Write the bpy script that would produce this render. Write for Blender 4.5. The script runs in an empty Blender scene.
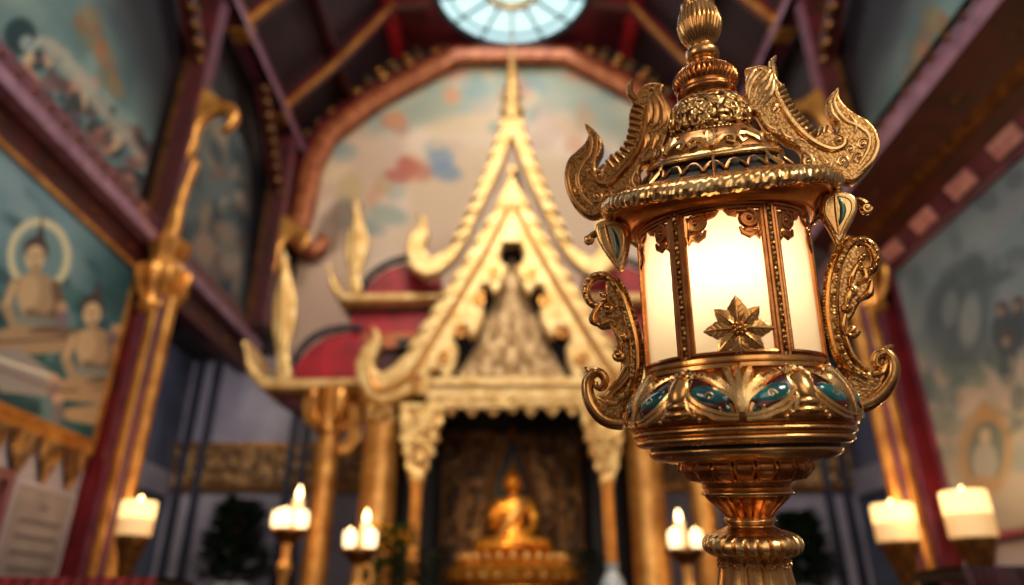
import bpy, bmesh, math, random
import numpy as np
from mathutils import Vector, Matrix, Quaternion
random.seed(7); rng = np.random.default_rng(5)
PI = math.pi; sin, cos = math.sin, math.cos
SC = bpy.context.scene; COL = SC.collection
EYE = 1.4                      # camera height above the floor; the scene is laid out from eye level and lifted at the end

# ------------------------------------------------------------------ camera geometry (focal length in pixels, pitch)
FPX = 700.0; PITCH = math.atan(322/FPX)
_s, _c = sin(PITCH), cos(PITCH)
def ray(px, py):
    x = (px-512)/FPX; u = (292.5-py)/FPX
    return x, _c-_s*u, _s+_c*u
def aty(px, py, Y):
    x, y, z = ray(px, py); t = Y/y; return Vector((x*t, Y, z*t))
def atx(px, py, X):
    x, y, z = ray(px, py); t = X/x; return Vector((X, y*t, z*t))

# ------------------------------------------------------------------ small tools
def lin(c):
    return tuple(((v/255.0)/12.92 if v/255.0 <= .04045 else ((v/255.0+.055)/1.055)**2.4) for v in c)
def cat(pts, n=6, closed=False):
    P = [Vector(p) for p in pts]; N = len(P); out = []
    rngk = range(N if closed else N-1)
    for i in rngk:
        if closed: a, b, c, d = P[(i-1) % N], P[i], P[(i+1) % N], P[(i+2) % N]
        else: a, b, c, d = P[max(i-1, 0)], P[i], P[i+1], P[min(i+2, N-1)]
        for k in range(n):
            t = k/n
            out.append(.5*((2*b)+(c-a)*t+(2*a-5*b+4*c-d)*t*t+(3*b-a-3*c+d)*t**3))
    if not closed: out.append(P[-1])
    return out
def spiral(cx, cy, r0, turns, a0=0, d=1, n=26, r1=.12):
    out = []
    for i in range(n+1):
        t = i/n; r = r0*(1-t)+r0*r1*t; a = a0+d*turns*2*PI*t
        out.append((cx+r*cos(a), cy+r*sin(a)))
    return out

class MB:
    def __init__(s): s.v = []; s.f = []; s.m = []; s.sm = []
    def add(s, vs, fs, mat=0, smooth=True):
        o = len(s.v); s.v += [tuple(v) for v in vs]
        for f in fs: s.f.append([i+o for i in f]); s.m.append(mat); s.sm.append(smooth)
    def box(s, lo, hi, mat=0):
        x0, y0, z0 = lo; x1, y1, z1 = hi
        v = [(x0,y0,z0),(x1,y0,z0),(x1,y1,z0),(x0,y1,z0),(x0,y0,z1),(x1,y0,z1),(x1,y1,z1),(x0,y1,z1)]
        s.hexa(v, mat)
    def hexa(s, v, mat=0):
        s.add(v, [(0,3,2,1),(4,5,6,7),(0,1,5,4),(1,2,6,5),(2,3,7,6),(3,0,4,7)], mat, False)
    def beam(s, a, b, w, h, mat=0, up=(0,0,1)):
        a, b = Vector(a), Vector(b); t = (b-a).normalized(); up = Vector(up)
        sx = t.cross(up)
        if sx.length < 1e-5: sx = t.cross(Vector((1,0,0)))
        sx.normalize(); uz = sx.cross(t).normalized()
        q = [a-sx*w/2-uz*h/2, a+sx*w/2-uz*h/2, a+sx*w/2+uz*h/2, a-sx*w/2+uz*h/2]
        r = [p+(b-a) for p in q]
        s.add(q+r, [(0,1,2,3),(7,6,5,4),(0,4,5,1),(1,5,6,2),(2,6,7,3),(3,7,4,0)], mat, False)
    def quad(s, a, b, c, d, mat=0): s.add([a,b,c,d], [(0,1,2,3)], mat, False)
    def lathe(s, prof, n=64, mod=None, mat=0, org=(0,0,0), map=None, caps=True):
        V = []; F = []; m = len(prof)
        for j, (r, h) in enumerate(prof):
            for i in range(n):
                a = 2*PI*i/n
                rr = r*(mod(a, j/(m-1), h) if mod else 1)
                V.append((org[0]+rr*sin(a), org[1]-rr*cos(a), org[2]+h))
        for j in range(m-1):
            for i in range(n):
                k = (i+1) % n
                F.append((j*n+i, (j+1)*n+i, (j+1)*n+k, j*n+k))
        if caps:
            F.append([i for i in range(n)]); F.append([(m-1)*n+i for i in range(n)][::-1])
        s.add(V, F, mat)
    def tube(s, pts, rad, n=8, mat=0, bi=None, flat=1.0):
        P = [Vector(p) for p in pts]; N = len(P)
        if not hasattr(rad, '__len__'): rad = [rad]*N
        elif len(rad) != N: rad = [float(np.interp(i/(N-1), np.linspace(0,1,len(rad)), rad)) for i in range(N)]
        V = []; F = []; prev = None
        for i in range(N):
            t = (P[min(i+1,N-1)]-P[max(i-1,0)])
            t = t.normalized() if t.length > 1e-9 else Vector((0,0,1))
            if bi is not None:
                b = Vector(bi(P[i]) if callable(bi) else bi); nn = t.cross(b)
                if nn.length < 1e-6: nn = Vector((1,0,0))
                nn.normalize(); b = nn.cross(t).normalized()
            else:
                if prev is None:
                    a = Vector((0,0,1)) if abs(t.z) < .9 else Vector((1,0,0)); nn = t.cross(a).normalized()
                else:
                    nn = prev-t*prev.dot(t); nn = nn.normalized() if nn.length > 1e-6 else prev
                prev = nn; b = nn.cross(t)
            for k in range(n):
                a = 2*PI*k/n
                V.append(P[i]+nn*rad[i]*cos(a)+b*rad[i]*flat*sin(a))
        for i in range(N-1):
            for k in range(n):
                q = (k+1) % n
                F.append((i*n+k, i*n+q, (i+1)*n+q, (i+1)*n+k))
        F.append(list(range(n))[::-1]); F.append([(N-1)*n+k for k in range(n)])
        s.add(V, F, mat)
    def ball(s, c, r, n=10, m=7, mat=0, ax=None):
        # ellipsoid: r scalar or (rx, ry, rz); ax = optional 3 axis vectors
        c = Vector(c); r = (r,)*3 if not hasattr(r, '__len__') else r
        ax = ax or (Vector((1,0,0)), Vector((0,1,0)), Vector((0,0,1)))
        ax = [Vector(a) for a in ax]
        V = [c-ax[2]*r[2]]; F = []
        for j in range(1, m):
            t = -PI/2+PI*j/m
            for i in range(n):
                a = 2*PI*i/n
                V.append(c+ax[0]*r[0]*cos(t)*cos(a)+ax[1]*r[1]*cos(t)*sin(a)+ax[2]*r[2]*sin(t))
        V.append(c+ax[2]*r[2]); L = len(V)-1
        for i in range(n):
            k = (i+1) % n
            F.append((0, 1+k, 1+i)); F.append((L, L-n+i, L-n+k))
            for j in range(m-2):
                o = 1+j*n; F.append((o+i, o+k, o+n+k, o+n+i))
        s.add(V, F, mat)
    def cut(s, polys, thick, bev, fn, mat=0, res=1):
        """bevelled plate cut from 2-D outlines (first may be the rim, the others holes); fn maps (x, y, z)"""
        cu = bpy.data.curves.new('plate', 'CURVE'); cu.dimensions = '2D'; cu.fill_mode = 'BOTH'
        cu.extrude = max(thick/2-bev, 1e-5); cu.bevel_depth = bev; cu.bevel_resolution = res; cu.offset = -bev
        for poly in polys:
            sp = cu.splines.new('POLY'); sp.points.add(len(poly)-1); sp.use_cyclic_u = True
            for p, q in zip(sp.points, poly): p.co = (q[0], q[1], 0, 1)
        ob = bpy.data.objects.new('plate', cu); me = ob.to_mesh()
        V = [fn(v.co.x, v.co.y, v.co.z) for v in me.vertices]; F = [list(p.vertices) for p in me.polygons]
        ob.to_mesh_clear(); bpy.data.objects.remove(ob); bpy.data.curves.remove(cu)
        s.add(V, F, mat)
    def mesh(s, me, M=Matrix(), mat=0):
        s.add([M @ v.co for v in me.vertices], [list(p.vertices) for p in me.polygons], mat)
    def build(s, name, mats, parent=None, world=True, sharp=38, keepn=False):
        me = bpy.data.meshes.new(name)
        o = Vector(ORG.get(parent.name, (0,0,0))) if (parent and world) else Vector((0,0,0))
        me.from_pydata([tuple(Vector(v)-o) for v in s.v], [], s.f)
        mats = mats if isinstance(mats, (list, tuple)) else [mats]
        for m in mats: me.materials.append(m)
        me.polygons.foreach_set('material_index', s.m); me.polygons.foreach_set('use_smooth', s.sm)
        me.update()
        if not keepn:
            bm = bmesh.new(); bm.from_mesh(me); bmesh.ops.recalc_face_normals(bm, faces=bm.faces); bm.to_mesh(me); bm.free()
        if any(s.sm): me.set_sharp_from_angle(angle=math.radians(sharp))
        ob = bpy.data.objects.new(name, me); COL.objects.link(ob)
        if parent: ob.parent = parent; ORG[ob.name] = ORG.get(parent.name, (0,0,0))
        return ob
ORG = {}; light_pts = []
def thing(name, label, cat_, loc, group=None):
    o = bpy.data.objects.new(name, None); COL.objects.link(o); o.empty_display_size = .1
    o.location = loc; o['label'] = label; o['category'] = cat_
    if group: o['group'] = group
    ORG[o.name] = tuple(loc); return o
def tag(o, label, cat_, group=None):
    o['label'] = label; o['category'] = cat_
    if group: o['group'] = group
    return o
def struct(o): o['kind'] = 'structure'; return o
def copy_tree(o, loc, label=None):
    c = o.copy(); COL.objects.link(c); c.location = loc
    if label: c['label'] = label
    for ch in o.children:
        d = ch.copy(); COL.objects.link(d); d.parent = c
        for g in ch.children:
            e = g.copy(); COL.objects.link(e); e.parent = d
    return c

# ------------------------------------------------------------------ materials
def mat(name, c1, c2=None, metal=0., rough=.5, nscale=6., lo=.35, hi=.65, bump=0., bscale=40., btype='noise',
        dist=.01, emit=None, estr=0., coat=0., vary=0., detail=4.):
    m = bpy.data.materials.new(name); m.use_nodes = True; nt = m.node_tree; N = nt.nodes; Lk = nt.links
    b = N['Principled BSDF']; tc = N.new('ShaderNodeTexCoord')
    b.inputs['Metallic'].default_value = metal; b.inputs['Roughness'].default_value = rough
    b.inputs['Coat Weight'].default_value = coat
    c1 = lin(c1)+(1,); c2l = lin(c2)+(1,) if c2 else c1
    b.inputs['Base Color'].default_value = c1
    h = None
    if bump:
        if btype == 'noise':
            t = N.new('ShaderNodeTexNoise'); t.inputs['Scale'].default_value = bscale; t.inputs['Detail'].default_value = detail; h = t.outputs['Fac']
        elif btype == 'voronoi':
            t = N.new('ShaderNodeTexVoronoi'); t.feature = 'SMOOTH_F1'; t.inputs['Scale'].default_value = bscale
            t.inputs['Smoothness'].default_value = .35; h = t.outputs['Distance']
        elif btype == 'scroll':                                # chased, curling relief
            n0 = N.new('ShaderNodeTexNoise'); n0.inputs['Scale'].default_value = bscale*.35; n0.inputs['Detail'].default_value = 1.
            ml = N.new('ShaderNodeMath'); ml.operation = 'MULTIPLY'; ml.inputs[1].default_value = 26.
            sn = N.new('ShaderNodeMath'); sn.operation = 'SINE'
            Lk.new(tc.outputs['Object'], n0.inputs['Vector']); Lk.new(n0.outputs['Fac'], ml.inputs[0]); Lk.new(ml.outputs[0], sn.inputs[0])
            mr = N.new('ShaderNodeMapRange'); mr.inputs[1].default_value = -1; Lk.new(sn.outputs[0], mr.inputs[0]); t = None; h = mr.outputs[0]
        elif btype == 'wave':
            t = N.new('ShaderNodeTexWave'); t.inputs['Scale'].default_value = bscale; t.inputs['Distortion'].default_value = 3.; h = t.outputs['Fac']
        if t: Lk.new(tc.outputs['Object'], t.inputs['Vector'])
        bp = N.new('ShaderNodeBump'); bp.inputs['Strength'].default_value = bump; bp.inputs['Distance'].default_value = dist
        Lk.new(h, bp.inputs['Height']); Lk.new(bp.outputs['Normal'], b.inputs['Normal'])
    if c2:
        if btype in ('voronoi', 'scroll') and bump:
            src = h
        else:
            t2 = N.new('ShaderNodeTexNoise'); t2.inputs['Scale'].default_value = nscale; t2.inputs['Detail'].default_value = 5.
            Lk.new(tc.outputs['Object'], t2.inputs['Vector']); src = t2.outputs['Fac']
        cr = N.new('ShaderNodeValToRGB'); cr.color_ramp.elements[0].position = lo; cr.color_ramp.elements[1].position = hi
        cr.color_ramp.elements[0].color = c1; cr.color_ramp.elements[1].color = c2l
        Lk.new(src, cr.inputs['Fac']); Lk.new(cr.outputs['Color'], b.inputs['Base Color'])
    if vary:
        t3 = N.new('ShaderNodeTexNoise'); t3.inputs['Scale'].default_value = nscale*3; Lk.new(tc.outputs['Object'], t3.inputs['Vector'])
        mr = N.new('ShaderNodeMapRange'); mr.inputs[3].default_value = rough-vary; mr.inputs[4].default_value = rough+vary
        Lk.new(t3.outputs['Fac'], mr.inputs[0]); Lk.new(mr.outputs[0], b.inputs['Roughness'])
    if emit:
        b.inputs['Emission Color'].default_value = lin(emit)+(1,); b.inputs['Emission Strength'].default_value = estr
    return m
def painted(name, rough=.55):
    m = bpy.data.materials.new(name); m.use_nodes = True; N = m.node_tree.nodes; Lk = m.node_tree.links
    b = N['Principled BSDF']; b.inputs['Roughness'].default_value = rough; b.inputs['Specular IOR Level'].default_value = .25
    a = N.new('ShaderNodeVertexColor'); a.layer_name = 'paint'
    t = N.new('ShaderNodeTexNoise'); t.inputs['Scale'].default_value = 60.; tc = N.new('ShaderNodeTexCoord'); Lk.new(tc.outputs['Object'], t.inputs['Vector'])
    mr = N.new('ShaderNodeMapRange'); mr.inputs[3].default_value = .85; mr.inputs[4].default_value = 1.12; Lk.new(t.outputs['Fac'], mr.inputs[0])
    mx = N.new('ShaderNodeVectorMath'); mx.operation = 'SCALE'; Lk.new(a.outputs['Color'], mx.inputs[0]); Lk.new(mr.outputs[0], mx.inputs['Scale'])
    Lk.new(mx.outputs[0], b.inputs['Base Color']); return m

G = {}
G['lan'] = mat('polished_gold', (226,176,112), (190,136,78), 1., .25, nscale=14, bump=.15, bscale=90, dist=.002, vary=.08)
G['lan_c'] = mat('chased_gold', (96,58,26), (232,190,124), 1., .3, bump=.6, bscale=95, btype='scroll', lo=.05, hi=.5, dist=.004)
G['lan_v'] = mat('pebbled_gold', (224,178,108), (118,74,36), 1., .33, bump=.5, bscale=150, btype='voronoi', lo=.25, hi=.7, dist=.003)
G['lan_l'] = mat('pale_gold', (238,200,140), (210,160,98), 1., .27, nscale=20, bump=.2, bscale=120, dist=.002, vary=.06)
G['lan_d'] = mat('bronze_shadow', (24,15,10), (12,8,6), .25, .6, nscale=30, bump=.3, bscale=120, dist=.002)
G['lan_r'] = mat('red_gold', (212,144,84), (170,100,52), 1., .26, nscale=20, bump=.2, bscale=120, dist=.002)
G['lan_p'] = mat('stippled_gold', (214,166,104), (150,100,54), 1., .3, bump=.28, bscale=190, btype='voronoi', lo=.3, hi=.75, dist=.002)
G['lan_b'] = mat('darker_bronze_gold', (196,142,82), (132,84,44), 1., .32, bump=.28, bscale=190, btype='voronoi', lo=.3, hi=.75, dist=.002)  # darker twin of the stippled gold, used on the left serpent
G['lan_bb'] = mat('brown_gold', (200,146,88), (160,106,60), 1., .3, nscale=18, bump=.15, bscale=90, dist=.002)
G['teal'] = mat('teal_enamel', (6,112,112), (2,62,74), .0, .12, nscale=40, coat=.8)
G['green'] = mat('jade_enamel', (52,116,88), (20,60,52), .1, .15, nscale=60, coat=.7)
G['shr'] = mat('gilt_wood', (236,204,144), (204,162,96), .45, .45, nscale=5, bump=.35, bscale=9, btype='noise', dist=.05)
G['shr_c'] = mat('carved_gilt', (182,132,72), (236,200,130), .45, .45, bump=.6, bscale=9, btype='scroll', lo=.1, hi=.6, dist=.05)
G['shr_d'] = mat('dull_gilt', (150,112,66), (96,66,38), .4, .5, bump=.8, bscale=7, btype='scroll', lo=.2, hi=.8, dist=.05)
G['shr_p'] = mat('faded_gilt', (206,174,126), (178,142,96), .2, .5, bump=.25, bscale=7, btype='scroll', lo=.2, hi=.8, dist=.04)
G['screen'] = mat('dark_gilt_screen', (132,90,46), (70,46,26), .4, .5, bump=.8, bscale=7, btype='scroll', lo=.2, hi=.8, dist=.05)
G['bronze'] = mat('dark_bronze', (122,80,40), (76,46,22), .7, .42, nscale=8)
G['gilt'] = mat('column_gilt', (222,162,84), (170,110,50), .65, .36, nscale=4, bump=.3, bscale=20, dist=.02)
G['red'] = mat('lacquer_red', (96,16,26), (66,10,18), 0, .35, nscale=3, coat=.3)
G['crim'] = mat('crimson_panel', (176,24,44), (128,14,32), 0, .45, nscale=3)
G['dred'] = mat('dark_maroon', (72,12,20), (46,8,14), 0, .5, nscale=3)
G['droof'] = mat('crimson_ceiling', (104,16,34), (72,10,24), 0, .6, nscale=2)
G['dark'] = mat('dark_timber', (30,18,22), (18,10,14), 0, .6, nscale=5)
G['lav'] = mat('lavender_paint', (150,112,136), (116,80,104), 0, .45, nscale=5)
G['plum'] = mat('plum_lacquer', (104,44,66), (74,28,48), 0, .4, nscale=5, coat=.2)
G['pink'] = mat('pink_panel', (206,150,146), (176,116,116), 0, .45, nscale=8)
G['copper'] = mat('copper_moulding', (184,110,68), (140,72,44), .3, .42, nscale=4, bump=.2, bscale=14, dist=.02)
G['wall'] = mat('grey_plaster', (150,144,158), (124,118,134), 0, .8, nscale=1.5, bump=.1, bscale=30)
G['wallb'] = mat('blue_grey_plaster', (92,96,116), (62,68,90), 0, .75, nscale=1.2)
G['navy'] = mat('navy_paint', (36,38,58), (24,26,42), 0, .6, nscale=4)
G['floor'] = mat('dark_stone_floor', (60,40,36), (38,24,24), 0, .25, nscale=1.2)
G['roof'] = mat('dark_roof_boards', (46,10,20), (26,6,14), 0, .7, nscale=2)
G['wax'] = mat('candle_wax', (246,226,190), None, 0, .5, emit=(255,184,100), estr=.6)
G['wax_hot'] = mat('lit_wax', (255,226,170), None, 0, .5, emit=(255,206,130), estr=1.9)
G['flame'] = mat('flame', (255,220,150), None, 0, .5, emit=(255,214,150), estr=11)
G['glow'] = mat('lit_glass', (255,230,190), None, 0, .2, emit=(255,218,164), estr=2.4)
G['brass'] = mat('brass', (170,116,58), (110,68,30), .9, .35, nscale=12)
G['wick'] = mat('wick', (30,20,14))
G['leaf'] = mat('dark_leaf', (30,52,36), (16,32,22), 0, .5, nscale=20)
G['leafy'] = mat('fresh_leaf', (74,96,34), (40,62,24), 0, .5, nscale=20)
G['yellow'] = mat('yellow_petal', (236,170,30), (206,120,20), 0, .5, nscale=20)
G['rose'] = mat('muted_red_petal', (96,48,52), (64,30,36), 0, .6, nscale=20)
G['ceram'] = mat('pale_ceramic', (190,200,206), (160,170,180), 0, .25, nscale=6)
G['white'] = mat('white_marble', (128,122,126), (108,104,110), 0, .4, nscale=3)
G['cloth'] = mat('red_cloth', (140,20,30), (100,12,22), 0, .8, nscale=6, bump=.3, bscale=20)
G['door'] = mat('door_red', (96,18,24), (66,10,16), 0, .4, nscale=3)
G['buddha'] = mat('statue_gold', (236,164,58), (200,120,36), .75, .3, nscale=6, vary=.06)
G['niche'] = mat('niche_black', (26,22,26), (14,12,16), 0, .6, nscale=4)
G['paint'] = painted('mural_paint')
G['stone'] = mat('grey_stone', (96,88,84), (70,62,60), 0, .7, nscale=6, bump=.2, bscale=40)
def glass_mat():
    m = bpy.data.materials.new('frosted_lamp_glass'); m.use_nodes = True; N = m.node_tree.nodes; Lk = m.node_tree.links
    N.remove(N['Principled BSDF']); out = N['Material Output']
    tr = N.new('ShaderNodeBsdfTranslucent'); tr.inputs['Color'].default_value = (1,.87,.64,1)
    df = N.new('ShaderNodeBsdfDiffuse'); df.inputs['Color'].default_value = (.93,.80,.58,1)
    gl = N.new('ShaderNodeBsdfGlossy'); gl.inputs['Roughness'].default_value = .12
    t = N.new('ShaderNodeTexNoise'); t.inputs['Scale'].default_value = 9.; tc = N.new('ShaderNodeTexCoord'); Lk.new(tc.outputs['Object'], t.inputs['Vector'])
    mr = N.new('ShaderNodeMapRange'); mr.inputs[3].default_value = .62; mr.inputs[4].default_value = .78; Lk.new(t.outputs['Fac'], mr.inputs[0])
    a = N.new('ShaderNodeMixShader'); Lk.new(mr.outputs[0], a.inputs[0]); Lk.new(df.outputs[0], a.inputs[1]); Lk.new(tr.outputs[0], a.inputs[2])
    fr = N.new('ShaderNodeFresnel'); fr.inputs['IOR'].default_value = 1.35
    b = N.new('ShaderNodeMixShader'); Lk.new(fr.outputs[0], b.inputs[0]); Lk.new(a.outputs[0], b.inputs[1]); Lk.new(gl.outputs[0], b.inputs[2])
    Lk.new(b.outputs[0], out.inputs['Surface']); return m
G['glass'] = glass_mat()
# ================================================================== THE LANTERN (foreground, in focus)
D0 = 1.45                                        # distance from the camera along its axis
TILT = math.radians(10.5)                        # the lantern leans a little towards the viewer
def axl(y): return 703+.1015*(y-60)              # where its centre line stands
_fw = Vector((0, _c, _s))
def at_depth(px, py, d=D0):
    x, y, z = ray(px, py); return Vector((x, y, z))*d
LO = at_depth(axl(300), 300)
def project(p):
    q = Vector(p); d = q.dot(_fw); return 512+FPX*q.x/d, 292.5-FPX*(q.dot(Vector((0,-_s,_c))))/d
def axis(l): return Vector((sin(l), -sin(TILT), cos(TILT))).normalized()
lo_, hi_ = -.4, .4
for _ in range(40):
    mid = (lo_+hi_)/2; a = project(LO+axis(mid)*.4)
    if a[0] > axl(a[1]): hi_ = mid
    else: lo_ = mid
LA = axis((lo_+hi_)/2); vdir = LO.normalized()
LX = vdir.cross(LA).normalized(); LY = LA.cross(LX).normalized()
def L(px, py):                                   # photo point -> (x, z) in the lantern's own upright plane
    r = Vector(ray(px, py)); t = LO.dot(LY)/r.dot(LY); p = r*t-LO
    return p.dot(LX), p.dot(LA)
FOOTZ = L(axl(770), 770)[1]
def Lz(y): return L(axl(y), y)[1]-FOOTZ
def Lr(hw, y): return L(axl(y)+hw, y-.1*hw)[0]-L(axl(y), y)[0]
def RH(rows): return [(max(Lr(a, y), .0004), Lz(y)) for a, y in rows][::-1]
U = Lr(1, 300)                                   # one photo pixel at the glass, in metres
def LP(px, py, y=0.): a = L(px, py); return Vector((a[0], y, a[1]-FOOTZ))
def smoothprof(rows, n=4):
    return [(max(p.x, .0004), p.y) for p in cat([(r, h, 0) for r, h in RH(rows)], n)]
def cyl(r, phi, h): return Vector((r*sin(phi), -r*cos(phi), h))
radial = lambda p: Vector((p.x, p.y, 0)).normalized()

lant = thing('temple_lantern', 'large ornate gilded temple lantern with lit frosted panels, nearest the camera on right', 'lantern', LO+LA*FOOTZ)
lant.rotation_euler = Matrix((LX, LY, LA)).transposed().to_euler()
def lb(mb, name, mats, parent=lant, **k): return mb.build(name, mats, parent, world=False, **k)

def dip(m, soffit=False, amt=30.):
    # the eave is bowed: highest at the two sides where the serpents sit, lowest at front and back
    out = []
    for x, y, z in m.v:
        r = math.hypot(x, y)/U; c = abs(y)/max(math.hypot(x, y), 1e-6)
        w = max(0, (r-86)/32) if soffit else max(0, (r-24)/94)**.8
        out.append((x, y, z-amt*U*min(w, 1.1)*c**1.6))
    m.v = out
# --- finial -------------------------------------------------------
m = MB()
m.lathe(smoothprof([(.3,-170),(3,-130),(6,-95),(9,-70),(15,-60),(16,-54),(11,-46),(11,-30),(12.5,-10),(13.5,3),(15,7)]), 40)
finial = lb(m, 'finial', G['lan'])
m = MB(); fl = lambda n, k, p=1.: (lambda a, t, h: 1-k*(1-abs(cos(n*a/2))**p)*sin(PI*min(max(t,0),1)))
m.lathe(smoothprof([(15,7),(19,12),(22.5,22),(23,28),(20,37),(14,44),(12,47)]), 112, fl(28,.07,.8)); m.lathe(smoothprof([(15.5,3),(17.5,6),(16.5,9)]), 48)
m.lathe(smoothprof([(12,46),(12.5,48),(16.5,52),(17.5,56),(16,60),(12.5,63),(13.5,66),(16,69),(18,71)]), 48)
lb(m, 'finial_bulb', G['lan'], finial)
m = MB()
m.lathe(smoothprof([(18,70),(27,73),(33,79),(33.5,85),(30,90)]), 144, fl(36,.09,.7)); m.lathe(smoothprof([(30,89),(29,93),(30.5,96),(27,101),(24,103)]), 64)
lb(m, 'fluted_disc', G['lan_r'], finial)
m = MB()
domep = smoothprof([(25,99),(33,103),(39,112),(41.5,121),(41,128),(37,137),(35,140)])
m.lathe(domep, 64)
def surf(prof):
    hs = [p[1] for p in prof]; rs = [p[0] for p in prof]
    return lambda h: float(np.interp(h, hs, rs))
S = surf(domep); zc, r0 = Lz(120), Lr(41, 120)
def relief(mb, S, zc, r0, path, phi0, rad, off=.0, n=6, flat=.8, mt=0):
    """raise a bead along a path drawn in photo pixels on a surface of revolution"""
    pts = []
    for x, y in path:
        h = zc+y*U; pts.append(cyl(S(h)+off*U, phi0+x*U/r0, h))
    mb.tube(pts, [r*U for r in rad] if hasattr(rad, '__len__') else rad*U, n, mt, bi=radial, flat=flat)
def blob(mb, S, zc, r0, x, y, a, b, ang, phi0, thick, mt=0, off=0.):
    h = zc+y*U; ph = phi0+x*U/r0; e = .002
    c = cyl(S(h)+off*U, ph, h); tx = cyl(1, ph+PI/2, 0); tz = (cyl(S(h+e), ph, h+e)-cyl(S(h-e), ph, h-e)).normalized()
    nn = tx.cross(tz).normalized(); ca, sa = cos(ang), sin(ang)
    mb.ball(c, (a*U, b*U, thick*U), 12, 8, mt, (tx*ca+tz*sa, tz*ca-tx*sa, nn))
for k in range(10):
    ph = 2*PI*k/10
    relief(m, S, zc, r0, [(0,-14),(-9,-6),(-10,4),(-5,12),(0,16),(5,12),(10,4),(9,-6),(0,-14)], ph, 1.7, .3)
    relief(m, S, zc, r0, [(0,-10),(-4,-2),(0,9),(4,-2),(0,-10)], ph, 1.4, .5)
    relief(m, S, zc, r0, [(12.8,-15),(12.8,14)], ph, [2.,1.,2.5], .2)
    for j in range(3): blob(m, S, zc, r0, -7+7*j, -14+2*(j % 2), 3.6, 2.8, 0, ph, 3, 0)
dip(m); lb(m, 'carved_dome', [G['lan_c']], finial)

G['soff'] = mat('lamplit_orange_gold', (232,140,50), (206,108,32), .9, .3, nscale=14)  # orange lamp glow under the eave is put into the base colour
# --- roof ---------------------------------------------------------
tier = smoothprof([(36,136),(43,138),(47,141),(56,148),(63,156),(66,162)])
m = MB(); m.lathe(tier, 72); dip(m); tb_ = m
m = MB(); m.lathe(smoothprof([(66,161),(70.5,164),(71.5,167),(69,169.5),(66,170)]), 72)
S = surf(tier); zc, r0 = Lz(151), Lr(58, 151)
for k in range(8):
    ph = 2*PI*k/8
    for q in (-1, 1):
        relief(m, S, zc, r0, [(0,-8),(q*5,-3),(q*11,2),(q*18,3),(q*22,-2),(q*19,-7),(q*14,-5),(q*15,-1)], ph, [2.2,3.2,2.8,1.6], 1.2, flat=1.1)
        relief(m, S, zc, r0, [(q*1,-7),(q*4,2),(q*3,9),(q*8,10)], ph, [2,3,1], 1.2, flat=1.1)
    relief(m, S, zc, r0, [(0,-9),(0,0),(0,11)], ph, [3,3.4,.8], 1.4, flat=1.1)
n = 60
for k in range(n):
    a = 2*PI*k/n; m.ball(cyl(Lr(38,137), a, Lz(137)), 2.1*U, 7, 5)
dip(m); roof = lb(tb_, 'roof', G['lan_bb']); lb(m, 'roof_scrollwork', G['lan_l'], roof)
m = MB(); m.lathe(smoothprof([(65,169),(70,173),(77,180),(84,186)]), 72)
for k in range(24):
    a = 2*PI*k/24
    m.ball(cyl(Lr(74,177), a, Lz(177)), (7.5*U, 3*U, 5*U), 10, 6, 0, (cyl(1, a+PI/2, 0), cyl(1, a, 0), Vector((0,0,1))))
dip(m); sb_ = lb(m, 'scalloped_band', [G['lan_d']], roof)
m = MB(); sp_ = smoothprof([(65,169),(70,173),(77,180),(84,186)]); S = surf(sp_)
for k in range(24):
    a = 2*PI*k/24; pts = []
    for i in range(9):
        t = -1+i/4; h = Lz(173)+(Lz(182)-Lz(173))*(t*t); pts.append(cyl(S(h)+2.2*U, a+t*PI/24, h))
    m.tube(pts, 1.7*U, 7, 0, bi=radial)
dip(m); lb(m, 'scallop_edging', G['lan_bb'], roof)
m = MB()
for k in range(8):
    a = 2*PI*k/8
    m.tube([cyl(Lr(h_, y_), a, Lz(y_)) for h_, y_ in ((70,168),(76,176),(90,187))], [1.6*U,2*U,2*U], 8)
m.lathe(smoothprof([(84,184),(98,187),(110,190),(116,192)]), 96)
dip(m); lb(m, 'eave_slope', [G['lan']], roof)
m = MB()                                         # rope moulding: two strands twisted around the rim
R0, zr, rt = Lr(118,200), Lz(200), 8.*U
V = []; F = []; NA, NB = 720, 16
for i in range(NA):
    a = 2*PI*i/NA
    for j in range(NB):
        b = 2*PI*j/NB; r = rt*(1+.15*abs(cos(1.5*b-42*a))-.07+.04*cos(7*b+29*a))
        V.append(cyl(R0+r*cos(b), a, zr+r*1.05*sin(b)))
for i in range(NA):
    for j in range(NB):
        F.append((i*NB+j, ((i+1) % NA)*NB+j, ((i+1) % NA)*NB+(j+1) % NB, i*NB+(j+1) % NB))
m.add(V, F); dip(m); lb(m, 'rope_moulding', [G['lan_l']], roof)
m = MB(); m.lathe(smoothprof([(117,203),(112,208),(104,211),(99,216),(96,222),(95,227),(90,229),(84,230)]), 96, caps=False)
m.lathe(smoothprof([(112,206.5),(113.5,208.5),(111,210.5)]), 96, caps=False)
dip(m, True); lb(m, 'eave_soffit', [G['soff']], roof)

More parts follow.
